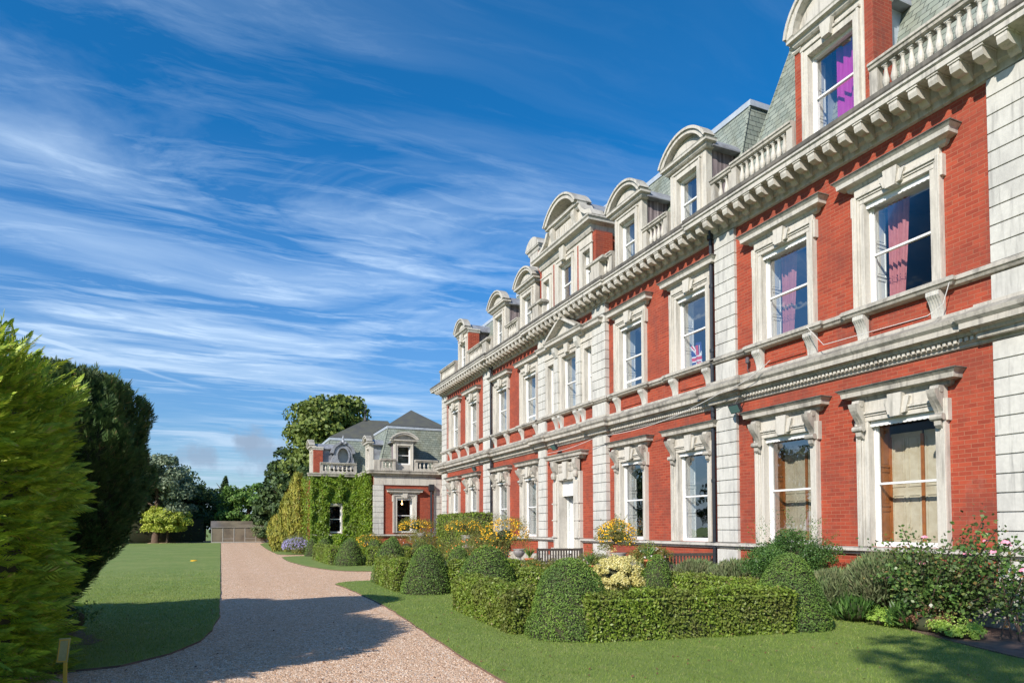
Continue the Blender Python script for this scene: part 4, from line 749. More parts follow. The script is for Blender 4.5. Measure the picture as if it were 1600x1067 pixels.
mb = MB(F1); mb.box(8.62, 12.6, -.01, .07, 4.42, 4.94); mb.build('frieze', 'stone', wing); pier(F1, 8.58, 9.22, .09, 1.36, 4.40, wing, 9); pier(F1, 12.45, 12.98, .06, 1.36, 4.90, wing, 9)
mb = MB(); mb.tube([(12.25, 40.8, .1), (12.25, 40.8, 4.3)], .08, 8); mb.box(12.1, 12.42, 40.68, 40.98, 4.1, 4.5); mb.build('downpipe', 'iron', wing)
o = sash(F1, wing, a, w, 1.44, 3.60); interior(F1, o, a, w, 1.44, 3.60, 'blank'); surround(F1, o, a, w, 1.44, 3.60, .26, 4.12, hl=.85)
o = sash(F2, wing, 6.9, .8, 1.42, 3.24); interior(F2, o, 6.9, .8, 1.42, 3.24, 'blank'); mb = MB(F2)
for lo, hi in ((6.35, 6.52), (7.28, 7.45)): mb.box(lo, hi, -.3, .1, 1.38, 3.24)
mb.box(6.35, 7.45, -.3, .1, 3.243, 3.42); mb.build('architrave', 'stone', o)
mansard(wing, 9.1, 14.6, 41.7, 49.7, 5.35, 8.3, .75); mansard(wing, 6.0, 12.5, 45.5, 51.6, 5.34, 7.85, .75)
mb = MB(); mb.add([(9.75, 42.35, 8.36), (13.95, 42.35, 8.36), (13.95, 49.05, 8.36), (9.75, 49.05, 8.36), (12.1, 45.2, 9.95), (12.1, 46.2, 9.95)], [(0, 1, 4), (1, 2, 5, 4), (2, 3, 5), (3, 0, 4, 5)]); mb.build('upper_roof', 'slate_dark', wing)
mb = MB(); mb.add([(6.65, 46.15, 7.91), (11.85, 46.15, 7.91), (11.85, 50.95, 7.91), (6.65, 50.95, 7.91), (9.5, 48.2, 9.55), (11.2, 48.4, 9.6)], [(0, 1, 5, 4), (1, 2, 5), (2, 3, 4, 5), (3, 0, 4)]); mb.build('upper_roof', 'slate_dark', wing)
mb = MB(); mb.lathe(9.5, 48.2, [(.16, 9.5), (.10, 9.72), (.05, 9.85), (.04, 9.98), (.14, 10.1), (.04, 10.22), (.03, 10.4), (.09, 10.46), (.02, 10.54), (.005, 10.85)], 8); mb.build('finial', 'iron', wing)
dormer(lambda s, d, z: F1(s, d-.12, z), wing, a, 1.28, 5.35, 7.2, .84, 5.72, 6.92, 7.25, .42, 'dark', 'cheek_boards', 1.6)
dormer(lambda s, d, z: (8.6-d+.1, s, z), wing, 43.2, 1.2, 5.35, 7.2, .8, 5.7, 6.85, 7.2, .42, 'dark', 'lead_sheet', 1.6)
dormer(lambda s, d, z: (5.45-d+.08, s, z), wing, 46.3, 1.2, 5.34, 7.2, .8, 5.7, 6.85, 7.15, .42, 'dark', 'lead_sheet', 1.6, brick=.22)
# oval dormer
FO = front_frame(45.35); mb = MB(FO); c0, z0 = 7.45, 6.55
def ring(n, rx, rz): return [(c0+rx*math.cos(2*math.pi*k/n), z0+rz*math.sin(2*math.pi*k/n)) for k in range(n)]
n = 28; A, B = ring(n, .62, .78), ring(n, .38, .55)
for (P, Q, d0, d1) in ((A, B, 0, .12), (ring(n, .46, .63), ring(n, .36, .53), .12, .18)):
    k = len(P); mb.add([(x, d0, z) for x, z in P]+[(x, d0, z) for x, z in Q]+[(x, d1, z) for x, z in P]+[(x, d1, z) for x, z in Q], [(2*k+i, 2*k+(i+1) % k, 3*k+(i+1) % k, 3*k+i) for i in range(k)]+[(i, (i+1) % k, 2*k+(i+1) % k, 2*k+i) for i in range(k)]+[(k+i, k+(i+1) % k, 3*k+(i+1) % k, 3*k+i) for i in range(k)])
mb.prism_d([(c0-.85, 5.7), (c0-.55, 5.7), (c0-.5, 6.1), (c0-.66, 6.5), (c0-.72, 6.3)], -.4, .1); mb.prism_d([(c0+.55, 5.7), (c0+.85, 5.7), (c0+.72, 6.3), (c0+.66, 6.5), (c0+.5, 6.1)], -.4, .1)
A = [(c0+.8*math.cos(t), z0+.15+.8*math.sin(t)) for t in np.linspace(.05, math.pi-.05, 16)]; B = [(c0+.62*math.cos(t), z0+.12+.68*math.sin(t)) for t in np.linspace(.05, math.pi-.05, 16)]
mb.prism_d(A+B[::-1], -.9, .22); mb.prism_d([(c0-.6, 5.65), (c0+.6, 5.65), (c0+.6, 6.1), (c0-.6, 6.1)], -.3, .05); mb.lathe(c0, .12, [(0, 7.4), (.14, 7.45), (.10, 7.6), (.05, 7.65), (.07, 7.75), (.01, 7.95)], 8)
for sg in (-1, 1): mb.lathe(c0+sg*.17, .2, [(0, 7.32), (.1, 7.38), (.1, 7.48), (0, 7.54)], 8)
od = mb.build('oval_dormer', 'lead_sheet', wing); mb = MB(FO); mb.add([(x, .03, z) for x, z in ring(n, .39, .56)], [tuple(range(n))]); mb.build('pane', 'glass', od); mb = MB(FO); mb.add([(x, -.25, z) for x, z in ring(n, .6, .76)], [tuple(range(n))]); mb.build('room_lining', 'pale_curtain', od)
for F, s0, s1 in ((F1, 9.0, 9.95), (F1, 11.2, 12.7), (F2, 5.9, 8.25), (FW, 39.3, 40.8)): balustrade(F, wing, s0, s1, z0=5.33, h=.42, sp=.24, d=.08)
mb = MB(F1); mb.box(8.6, 9.0, -.2, .2, 5.33, 5.95); mb.build('parapet_pedestal', 'stone_weathered', wing); mb = MB(F1); mb.box(12.4, 12.9, -.2, .18, 5.33, 5.9); mb.build('parapet_pedestal', 'stone_weathered', wing)
t = thing('ceiling_light', 'small lit lamp glowing inside the ground floor window of the low brick wing', 'lamp', (10.7, 42.2, 3.3)); mb = MB(); mb.lathe(10.7, 42.2, [(0, 3.22), (.05, 3.25), (.06, 3.3), (.03, 3.36)], 8); mb.tube([(10.7, 42.2, 3.36), (10.7, 42.2, 3.9)], .01); lm = bpy.data.materials.new('bulb'); lm.use_nodes = True; q = lm.node_tree.nodes['Principled BSDF']; q.inputs['Emission Color'].default_value = (1, .6, .25, 1); q.inputs['Emission Strength'].default_value = 6; M['bulb'] = lm; mb.build('bulb', 'bulb', t)
# ------------------------------------------------ planting helpers
def bumpy(P, N, amp, fr, ph): return P+N*(amp*(np.sin(P[:, :1]*fr+ph)*np.cos(P[:, 1:2]*fr*1.1+ph*2)+.6*np.sin(P[:, 2:3]*fr*1.4+ph*3)))
def dprof(z): return (1-.52*z)*np.power(np.clip(1-z**5.5, 0, 1), .5)*(.93+.07*np.clip(z/.12, 0, 1))
def dome_pts(n, c, R, H, pw=1.0, flat=0.):
    t = rng.random(n); z = t**.9; r = R*dprof(z); keep = rng.random(n) < (.25+.75*r/R)
    z, r = z[keep], r[keep]; ph = rng.random(len(z))*2*math.pi
    P = np.stack([c[0]+r*np.cos(ph), c[1]+r*np.sin(ph), z*H], 1); nz = .25+1.2*z**3; N = unit(np.stack([np.cos(ph), np.sin(ph), nz], 1)); return P, N
def dome(cx, cy, R, H, label, leaf=.032, dens=2600, mt='yew', name='topiary_dome', cat='topiary', group='clipped topiary domes', seed=0.):
    g = Geo(); n = int(dens*R*H*3.2*(.032/leaf)**2/1.0)
    P, N = dome_pts(n, (0, 0), R, H); P = bumpy(P, N, .02, 5, cx+cy); P += N*rng.normal(0, .012, (len(P), 1)); g.add(*leafset(P, N, leaf*1.25, leaf*.62, .75), 0)
    # solid core, coloured dark for inner branches and the shade among them
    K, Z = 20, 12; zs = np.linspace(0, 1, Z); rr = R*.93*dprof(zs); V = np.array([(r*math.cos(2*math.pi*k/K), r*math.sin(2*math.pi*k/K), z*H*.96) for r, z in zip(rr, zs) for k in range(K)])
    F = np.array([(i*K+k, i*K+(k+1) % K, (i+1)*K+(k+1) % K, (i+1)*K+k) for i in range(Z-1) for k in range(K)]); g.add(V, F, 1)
    me = np_mesh(name, np.concatenate(g.V), np.concatenate(g.F), [mt, 'twig_shade'], np.concatenate(g.M)); o = bpy.data.objects.new(name, me); COL.objects.link(o); o.location = (cx, cy, 0); WO[o.name] = np.array([cx, cy, 0.]); return tag(o, label, cat, group)
def hedge(p, q, wd, H, label, leaf=.05, dens=1500, mt='hedge_leaf', name='box_hedge', group='low clipped hedges', cat='hedge', z0=0.):
    p, q = np.array(p, float), np.array(q, float); L = np.linalg.norm(q-p); d = (q-p)/L; nx = np.array([-d[1], d[0]]); g = Geo(); hw = wd/2
    areas = np.array([L*(H-z0), L*(H-z0), wd*(H-z0), wd*(H-z0), L*wd]); n = (areas*dens*(.05/leaf)**2).astype(int); PP, NN = [], []
    for k, m_ in enumerate(n):
        u, v = rng.random(m_), rng.random(m_)
        if k < 2: s, t_, z = u*L, np.full(m_, (hw, -hw)[k]), v*(H-z0)+z0; nn = np.tile([0, (1, -1)[k], .15], (m_, 1))
        elif k < 4: s, t_, z = np.full(m_, (0., L)[k-2]), (u-.5)*wd, v*(H-z0)+z0; nn = np.tile([(-1, 1)[k-2], 0, .15], (m_, 1))
        else: s, t_, z = u*L, (v-.5)*wd, np.full(m_, H); nn = np.tile([0, 0, 1.], (m_, 1))
        PP.append(np.stack([s, t_, z], 1)); NN.append(nn)
    P, N = np.concatenate(PP), unit(np.concatenate(NN).astype(float))
    ed = np.clip((P[:, 2]-(H-.07))/.07, 0, 1)*np.clip((np.abs(P[:, 1])-(hw-.07))/.07, 0, 1); P[:, 2] -= ed*.05; P = bumpy(P, N, .028, 4.2, p[0]*3); P += N*(rng.normal(0, .03, (len(P), 1)))
    T = lambda A: np.stack([A[:, 0]*d[0]+A[:, 1]*nx[0], A[:, 0]*d[1]+A[:, 1]*nx[1], A[:, 2]], 1)
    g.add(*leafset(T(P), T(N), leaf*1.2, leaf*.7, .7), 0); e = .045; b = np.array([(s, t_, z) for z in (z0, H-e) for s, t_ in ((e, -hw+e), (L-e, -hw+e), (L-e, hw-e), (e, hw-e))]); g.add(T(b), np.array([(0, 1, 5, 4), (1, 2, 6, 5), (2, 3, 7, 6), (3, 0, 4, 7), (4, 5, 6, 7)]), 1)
    me = np_mesh(name, np.concatenate(g.V), np.concatenate(g.F), [mt, 'twig_shade'], np.concatenate(g.M)); o = bpy.data.objects.new(name, me); COL.objects.link(o); o.location = (p[0], p[1], 0); return tag(o, label, cat, group)
def ball_pts(n, c, r, low=-.35):
    D = unit(rng.normal(size=(int(n*1.4), 3))); D = D[D[:, 2] > low][:n]; return np.array(c)+D*np.array(r), unit(D/np.array(r))
def blobs(c, r, nb, br, low=-.2, inner=.75):
    D = unit(rng.normal(size=(nb, 3))); D[:, 2] = np.where(D[:, 2] < low, -D[:, 2]*.5, D[:, 2]); s = rng.uniform(inner, 1, (nb, 1)); return np.array(c)+D*np.array(r)*s, rng.uniform(.7, 1.25, nb)*br, D
def leafy(c, r, nb, br, per, leaf, asp=.55, tilt=.6, low=-.2, squash=.75, inner=.6):
    C, B, D = blobs(c, r, nb, br, low, inner); PP, NN = [], []
    for i in range(nb):
        P, N = ball_pts(per, C[i], (B[i], B[i], B[i]*squash), -.5); s = 1-rng.random((len(P), 1))**2*.45; P = C[i]+(P-C[i])*s; PP.append(P); NN.append(unit(N+.35*D[i]))
    P, N = np.concatenate(PP), np.concatenate(NN); return leafset(P, N, leaf, leaf*asp, tilt)
def limbs(mb, base, h, r, n, spread, zmin=.35):
    mb.tube([(base[0], base[1], base[2]-.1), (base[0]+.03*h, base[1], base[2]+h*.4), (base[0], base[1]+.02*h, base[2]+h*.9)], [r*1.25, r*.8, r*.25], 8)
    for i in range(n):
        a = i*2.4+.5; z = base[2]+h*(zmin+.5*i/n); mb.tube([(base[0], base[1], z), (base[0]+math.cos(a)*spread*.5, base[1]+math.sin(a)*spread*.5, z+h*.14), (base[0]+math.cos(a)*spread, base[1]+math.sin(a)*spread, z+h*.26)], [r*.45, r*.3, r*.08], 5)
def tree(name, label, cat, x, y, H, rad, leafm, crown_z=.55, crown_h=.5, nb=50, br=.28, per=90, leaf=.3, trunk_r=.3, group=None, low=-.3, shape=None, cone=False, asp=.7):
    t = thing(name, label, cat, (x, y, 0), group); mb = MB(); limbs(mb, (x, y, 0), H*.85, trunk_r, 7, rad*.7); mb.build('trunk', 'bark', t, True); g = Geo()
    if cone:
        PP, NN = [], []
        for i in range(nb):
            z = H*(.12+.86*(i/nb)); rr = rad*(1-(i/nb))**.8*rng.uniform(.75, 1.15); k = int(per*(.3+rr/rad)); a = rng.random()*6.28+rng.normal(0, .5, k); q = rng.random(k)**.5*rr
            PP.append(np.stack([x+q*np.cos(a), y+q*np.sin(a), z-q*.25+rng.normal(0, .12, k)], 1)); NN.append(np.tile([0, 0, 1.], (k, 1))+np.stack([np.cos(a), np.sin(a), a*0], 1)*.5)
        g.add(*leafset(np.concatenate(PP), unit(np.concatenate(NN)), leaf, leaf*.45, .5))
    else:
        for (cx, cy, cz, rx, rz, k) in (shape or [(0, 0, crown_z, 1, crown_h, 1)]): g.add(*leafy((x+cx*rad, y+cy*rad, H*cz), (rad*rx, rad*rx, H*rz*.95), int(nb*k), rad*br, per, leaf, asp, .6, low))
    g.build('crown', [leafm], t); return t
# ------------------------------------------------ clipped hedges and topiary
dome(5.34, 9.8, .80, 1.28, 'large clipped dome at the near corner of the hedge, closest to the gravel path', .028, 5200)
dome(9.3, 8.95, .76, 1.3, 'clipped dome at the right end of the near hedge, next to the rose bed', .028, 5200)
dome(5.62, 14.3, .84, 1.38, 'broad clipped dome behind the far end of the nearest hedge corner, beside the lawn edge', .032, 4200)
dome(8.75, 12.1, .46, 1.18, 'small clipped dome right behind the yellow variegated ball', .032, 4000)
dome(5.2, 17.7, .76, 1.3, 'dark conical clipped dome at the near corner of the middle hedge, alone on the lawn', .034, 4000, mt='yew')
dome(5.15, 21.8, .66, 1.42, 'clipped dome at the far corner of the middle hedge, where the side path turns in', .036, 3600)
dome(6.9, 20.0, .55, 1.2, 'round topped clipped dome beneath the potted yellow flowers, behind the middle hedge', .038, 3600)
dome(5.6, 32, .76, 1.26, 'wide clipped dome at the corner of the far lawn, in front of the ivy wall', .042, 3000)
dome(5.4, 39, .58, 1.22, 'clipped dome second from the path end of the far row', .05, 2600)
dome(5.25, 43.2, .5, 1.1, 'clipped dome at the far end of the row, beside the purple asters', .05, 2600)
dome(6.6, 37.6, .6, 1.25, 'clipped dome rising behind the far lawn hedge below the ivy window', .05, 2600)
dome(7.0, 32.9, .62, 1.22, 'clipped dome behind the short far hedge, under the quoins of the wing', .045, 2800)
dome(8.3, 34.6, .6, 1.3, 'clipped dome below the corner window of the wing, left of its pair', .05, 2600); dome(8.9, 31.5, .62, 1.22, 'clipped dome nearest to the stone urn in the far bed', .045, 2600)
hedge((5.3, 9.28), (8.9, 8.66), .60, .70, 'long near hedge of large glossy leaves between two domes, facing the camera', .046, 2600)
hedge((4.75, 10.2), (4.98, 13.9), .6, .70, 'near hedge running back along the lawn edge from the front dome', .046, 2600)
hedge((9.15, 9.5), (9.25, 12.6), .6, .76, 'near hedge side running towards the house behind the right hand dome', .05, 1800)
hedge((6.2, 14.3), (9.0, 12.7), .6, .80, 'back hedge behind the yellow variegated ball', .05, 1800)
hedge((4.75, 18.2), (4.85, 21.3), .6, .86, 'middle hedge along the lawn between the dark cone and the far dome', .05, 1800)
hedge((5.8, 17.5), (7.6, 16.9), .6, .84, 'short dark hedge to the right of the conical dome', .05, 1800)
hedge((5.1, 32.6), (5.05, 38.5), .6, .82, 'far hedge between two domes along the distant lawn', .06, 1300)
hedge((6.3, 31.3), (8.2, 30.9), .6, .85, 'short far hedge right of the wide dome', .06, 1300)
hedge((10.9, 28.2), (10.9, 33.9), .9, 2.42, 'tall square cut hedge block under the far windows of the house', .07, 900, group=None, name='tall_hedge')
def shrub(name, label, cat, c, r, mt, nb=16, br=.3, per=260, leaf=.04, asp=.55, group=None, extra=None, upright=False, blades=0, core=.62, low=-.35, shoots=1.2):
    g = Geo(); x, y, z = c; mats = [mt, 'twig_shade']
    if blades:
        P, N = ball_pts(blades, (0, 0, 0), r, -.3); P = P*rng.uniform(.45, 1, (len(P), 1)); al = unit(N*.8+np.array([0, 0, 1.1])+rng.normal(0, .3, P.shape)); g.add(*leafset(P+np.array([0, 0, z]), unit(np.cross(al, rng.normal(size=P.shape))), leaf*2.6, leaf*.45, .2, al, .12))
    else:
        g.add(*leafy((0, 0, z), r, nb, br, per, leaf, asp, .65, low))
        for k in range(int(nb*shoots)):   # loose shoots breaking the outline
            d = unit(rng.normal(size=(1, 3)))[0]; d[2] = abs(d[2])+.25; s = np.array([0, 0, z])+d*np.array(r)*.9; n = 14; tt = np.linspace(0, 1, n)[:, None]; P = s+(d*tt*.32*min(1, r[2]*1.2))+rng.normal(0, .018, (n, 3)); g.add(*leafset(P, unit(rng.normal(size=(n, 3))), leaf*.9, leaf*.45, .5))
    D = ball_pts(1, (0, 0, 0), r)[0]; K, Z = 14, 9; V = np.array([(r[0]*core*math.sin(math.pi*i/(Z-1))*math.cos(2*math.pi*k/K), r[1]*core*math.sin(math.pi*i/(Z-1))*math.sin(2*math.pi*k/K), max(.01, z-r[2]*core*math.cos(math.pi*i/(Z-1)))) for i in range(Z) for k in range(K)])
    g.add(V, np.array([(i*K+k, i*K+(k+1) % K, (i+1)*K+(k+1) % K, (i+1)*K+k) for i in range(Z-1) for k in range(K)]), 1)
    if extra:
        for em, n, sz, zlo in extra:
            mats.append(em); P, N = ball_pts(n, (0, 0, z), [q*1.04 for q in r], zlo); P += rng.normal(0, .03, P.shape)
            for _ in range(3): V, F = leafset(P+rng.normal(0, sz*.22, P.shape), unit(N+np.array([-.3, -.5, .4])), sz, sz*.8, .5); g.add(V, F, len(mats)-1)
    me = np_mesh(name, np.concatenate(g.V), np.concatenate(g.F), mats, np.concatenate(g.M)); o = bpy.data.objects.new(name, me); COL.objects.link(o); o.location = (x, y, 0); return tag(o, label, cat, group)
shrub('variegated_shrub', 'rounded yellow and cream variegated shrub inside the near hedge square', 'shrub', (7.25, 11.3, .82), (.52, .52, .36), 'variegated', 90, .11, 260, .042, .6, low=-.95, shoots=.08)
shrub('evergreen_bush', 'big dark evergreen bush against the brick wall below the shuttered window', 'bush', (11.35, 10.9, .95), (.82, .95, .78), 'bush_dark', 60, .26, 420, .04, .6)
for i, (x, y, r, h, lb) in enumerate([(11.4, 12.6, .7, 1.0, 'grey green lavender mound left of the big dark bush'), (11.3, 13.9, .65, .95, 'grey lavender mound below the quoin pier'), (11.2, 9.6, .62, .95, 'feathery grey green rosemary bush right of the big dark bush'), (11.55, 8.85, .7, 1.3, 'tall grey green bush with brown stems left of the roses'), (11.0, 15.1, .6, .85, 'low grey bush beneath the window with the orange table')]):
    shrub('lavender_bush', lb, 'shrub', (x, y, h*.48), (r, r, h*.52), 'lavender', leaf=.055, blades=9000, group='grey green bushes along the house')
shrub('hellebore', 'dark spiky leaved plant at the lawn edge below the grey rosemary', 'plant', (10.95, 8.95, .2), (.42, .45, .3), 'bush_dark', leaf=.075, blades=900)
shrub('hellebore', 'dark spiky leaved plant between the two lime green clumps', 'plant', (11.0, 7.9, .18), (.35, .4, .3), 'bush_dark', leaf=.075, blades=700)
shrub('sedum_clump', 'lime green sedum clump at the lawn edge, left one below the roses', 'plant', (10.95, 8.35, .1), (.26, .30, .16), 'lime_leaf', 26, .07, 70, .04, .8)
shrub('sedum_clump', 'lime green sedum clump at the right by the stone plinth', 'plant', (10.75, 6.95, .1), (.32, .42, .17), 'lime_leaf', 34, .08, 70, .04, .8)
shrub('brown_dead_clump', 'brown withered plant heap between the two lime green sedum clumps', 'plant', (10.95, 7.55, .12), (.32, .38, .22), 'brown_leaf', 20, .1, 90, .04, .6)
# rose bush: arching stems, glossy leaves, pink blooms
def roses(name, label, x, y, stems, mt='rose_leaf', blooms=9):
    t = thing(name, label, 'rose bush', (x, y, 0)); mb = MB(); g = Geo(); fl = []
    for i, (dx, dy, h) in enumerate(stems):
        b = Vector((x+rng.normal()*.12, y+rng.normal()*.12, 0)); e = Vector((x+dx, y+dy, h)); m_ = (b+e)/2+Vector((0, 0, .22)); P = [b*(1-q)**2+m_*2*q*(1-q)+e*q*q for q in np.linspace(0, 1, 9)]; mb.tube([tuple(p) for p in P], [.014-.0011*k for k in range(9)], 5)
        A = np.array([list(p) for p in P[2:]]); n = 130; idx = rng.integers(0, len(A)-1, n); f = rng.random((n, 1)); Q = A[idx]*(1-f)+A[idx+1]*f+rng.normal(0, .11, (n, 3)); g.add(*leafset(Q, unit(rng.normal(size=(n, 3))+np.array([-.5, -.5, .9])), .07, .052, .45)); fl.append(A[-1])
    mb.build('stem', 'bark', t, True); g.build('foliage', [mt], t)
    for k in range(blooms):
        p = fl[k % len(fl)]+rng.normal(0, .05, 3); q = Geo(); s = rng.uniform(.035, .06)
        for ringi, (r, m_) in enumerate(((.2, 5), (.55, 7), (1, 9))):
            a = np.arange(m_)*2*math.pi/m_+ringi; D = np.stack([np.cos(a)*r, np.sin(a)*r, np.full(m_, .5-.5*r)], 1); V, F = leafset(p+D*s, unit(D+np.array([-.2, -.3, .5])), s*1.1, s*1.0, .15); q.add(V, F)
        q.build('bloom', ['pink_petal'], t)
st = [(rng.normal()*.40, rng.normal()*.72, rng.uniform(.6, 1.5)) for _ in range(80)]+[(-.1, -1.15, 1.75), (-.15, -1.0, 1.95), (-.1, -1.3, 1.6), (-.05, .5, 1.75), (0, -.7, 1.8), (-.2, -.5, 1.6), (-.2, -1.5, 1.4), (-.3, -1.4, 1.2), (-.1, .1, 1.6)]
random.shuffle(st); roses('rose_bush', 'sprawling climbing rose with pink blooms against the near stone pier', 11.4, 7.75, st, blooms=9)
roses('rose_bush', 'slender rose with pink blooms leaning over the plinth at the right edge', 11.2, 6.35, [(.1, .1, 1.5), (.2, -.1, 1.3), (-.1, .15, 1.35), (.1, .3, .9), (.0, -.2, 1.05)], blooms=6)
# flowering clumps, urns, pots, benches
def urn(x, y, h, label, mt='urn_lead'):
    t = thing('garden_urn', label, 'urn', (x, y, 0), 'urns on the terrace edge'); mb = MB(); mb.box(x-.24, x+.24, y-.24, y+.24, 0, .12); mb.box(x-.18, x+.18, y-.18, y+.18, .12, h-.52); mb.box(x-.22, x+.22, y-.22, y+.22, h-.52, h-.46); mb.build('pedestal', 'stone_weathered', t, bevel=.01)
    mb = MB(); mb.lathe(x, y, [(.14, h-.46), (.14, h-.43), (.06, h-.38), (.05, h-.32), (.12, h-.28), (.2, h-.18), (.22, h-.08), (.19, h-.05), (.27, h), (.23, h)], 16); mb.build('bowl', mt, t, True); return t
def fl_shrub(label, x, y, z, r, rz, petals='yellow_petal', n=170, leaf=.05, mt='flower_leaf', name='flowering_plant', sz=.05, group=None): return shrub(name, label, 'flowers', (x, y, z), (r, r, rz), mt, 22, .28*r/.5, 240, leaf, .4, group, extra=[(petals, n, sz, -.35)], core=.35, low=-.95)
urn(9.5, 26.5, 1.45, 'weathered urn spilling yellow flowers in front of the tall square hedge'); fl_shrub('yellow flowers spilling from the urn before the square hedge', 9.5, 26.9, 1.75, .72, .33, n=230)
urn(9.5, 33.4, 1.5, 'pale stone urn with yellow flowers at the corner by the low wing'); fl_shrub('yellow flowers above the pale urn by the low wing', 9.4, 34.2, 1.8, .8, .36, n=200, sz=.06)
urn(9.9, 22.0, 1.0, 'dark urn below the rusty red and yellow flowers'); fl_shrub('tall yellow flowers between urn and bench, left of the door', 9.6, 22.6, 1.5, .85, .55, n=380)
urn(10.4, 16.2, 1.05, 'dark urn hidden behind the variegated ball carrying a yellow bouquet'); fl_shrub('tall yellow and orange daisy bouquet in the urn in front of the window', 10.4, 16.3, 1.5, .5, .45, n=420, sz=.045)
for lb, x, y, z, r, pm, nn in (('rusty orange bedding behind the middle domes', 8.3, 20.9, .7, .7, 'orange_petal', 60), ('rust red foliage plant between the yellow clumps', 8.7, 24.2, .8, .75, 'orange_petal', 40), ('mixed green and rust foliage right of the pale urn', 8.9, 30.4, .8, .85, 'yellow_petal', 20), ('green and bronze foliage mound left of the bench', 8.9, 18.8, .45, .4, 'orange_petal', 12), ('yellow flowers below the ivy wall, behind the far domes', 8.0, 39.6, .8, .75, 'yellow_petal', 150), ('pink and red flowers right of the yellow bouquet', 10.6, 15.0, .95, .42, 'pale_petal', 40), ('low green border planting under the wing window', 10.3, 39.4, .6, .9, 'pale_petal', 40), ('loose mauve topped planting by the link wall', 10.6, 36.6, 1.1, .8, 'mauve_petal', 60)):
    fl_shrub(lb, x, y, z, r, r*.7, pm, nn)
fl_shrub('big mound of mauve blue asters by the far lawn', 4.75, 47.0, .55, .95, .52, 'mauve_petal', 800, .06, 'lavender', 'aster_clump', .07)
def pot(x, y, z, label, r=.13, h=.24):
    t = thing('terracotta_pot', label, 'pot', (x, y, z), 'terracotta pots on the terrace'); mb = MB(); mb.lathe(x, y, [(r*.65, z), (r*.95, z+h*.8), (r*1.08, z+h*.8), (r*1.08, z+h), (r*.9, z+h)], 14); mb.build('pot_body', 'terracotta', t, True); g = Geo(); n = 46; a = rng.random(n)*6.28; q = rng.uniform(.3, 1, n)
    P = np.stack([x+np.cos(a)*.12*q, y+np.sin(a)*.12*q, np.full(n, z+h+.16)], 1); al = unit(np.stack([np.cos(a)*q, np.sin(a)*q, np.full(n, 1.1)], 1)); g.add(*leafset(P, unit(np.cross(al, rng.normal(size=(n, 3)))), .5, .035, .15, al, .1)); g.build('leaves', ['agapanthus'], t)
pot(9.7, 20.7, .42, 'terracotta pot of strappy leaves on the low ledge left of the slatted bench', .16, .3); pot(10.1, 17.3, .4, 'terracotta pot of strappy leaves at the right arm of the slatted bench'); pot(10.4, 14.75, .62, 'small terracotta pot right of the variegated ball', .14, .3)
t = thing('low_wall', 'low grey stone ledge under the potted plant by the bench', 'wall', (9.7, 20.7, 0)); mb = MB()
for i in range(5): mb.box(9.3+.4*i-.19, 9.3+.4*i+.19, 20.5, 20.9, .1, .42-.02*(i % 2))
mb.build('stonework', 'stone_weathered', t, bevel=.02)
fl_shrub('green strappy planting in front of the slatted bench', 9.6, 18.6, .35, .45, .3, 'mauve_petal', 14); fl_shrub('green and blue flowered planting at the right end of the slatted bench', 10.6, 18.0, .55, .5, .45, 'mauve_petal', 20)
def bench(x0, y0, L, ang, label):
    t = thing('garden_bench', label, 'bench', (x0, y0, .12), 'wooden garden benches'); ca, sa = math.cos(ang), math.sin(ang); Fb = lambda a, b, z: (x0+a*ca-b*sa, y0+a*sa+b*ca, .12+z)
    for x in (0, L-.06):
        mb = MB(Fb); mb.box(x, x+.06, 0, .06, 0, .62); mb.box(x, x+.06, -.02, .5, .60, .65); mb.build('arm', 'bench_wood', t, bevel=.006); mb = MB(Fb); mb.box(x, x+.06, .45, .51, 0, .95); mb.build('leg', 'bench_wood', t)
    mb = MB(Fb)
    for i in range(5): mb.box(0.06, L-.06, .02+.09*i, .09+.09*i, .40, .425)
    mb.box(.06, L-.06, 0, .03, .32, .40); mb.build('seat', 'bench_wood', t); mb = MB(Fb); mb.box(.06, L-.06, .46, .50, .86, .94); mb.box(.06, L-.06, .46, .50, .47, .52); n = int(L/.10)
    for i in range(n): x = .1+i*(L-.2)/(n-1); mb.box(x-.025, x+.025, .47, .49, .52, .86)
    mb.build('backrest', 'bench_wood', t)
bench(9.65, 19.8, 1.6, -.25, 'dark slatted wooden bench on the terrace left of the garden door steps'); bench(11.0, 14.6, 1.5, -.3, 'dark wooden bench half hidden by lavender, right of the yellow bouquet')
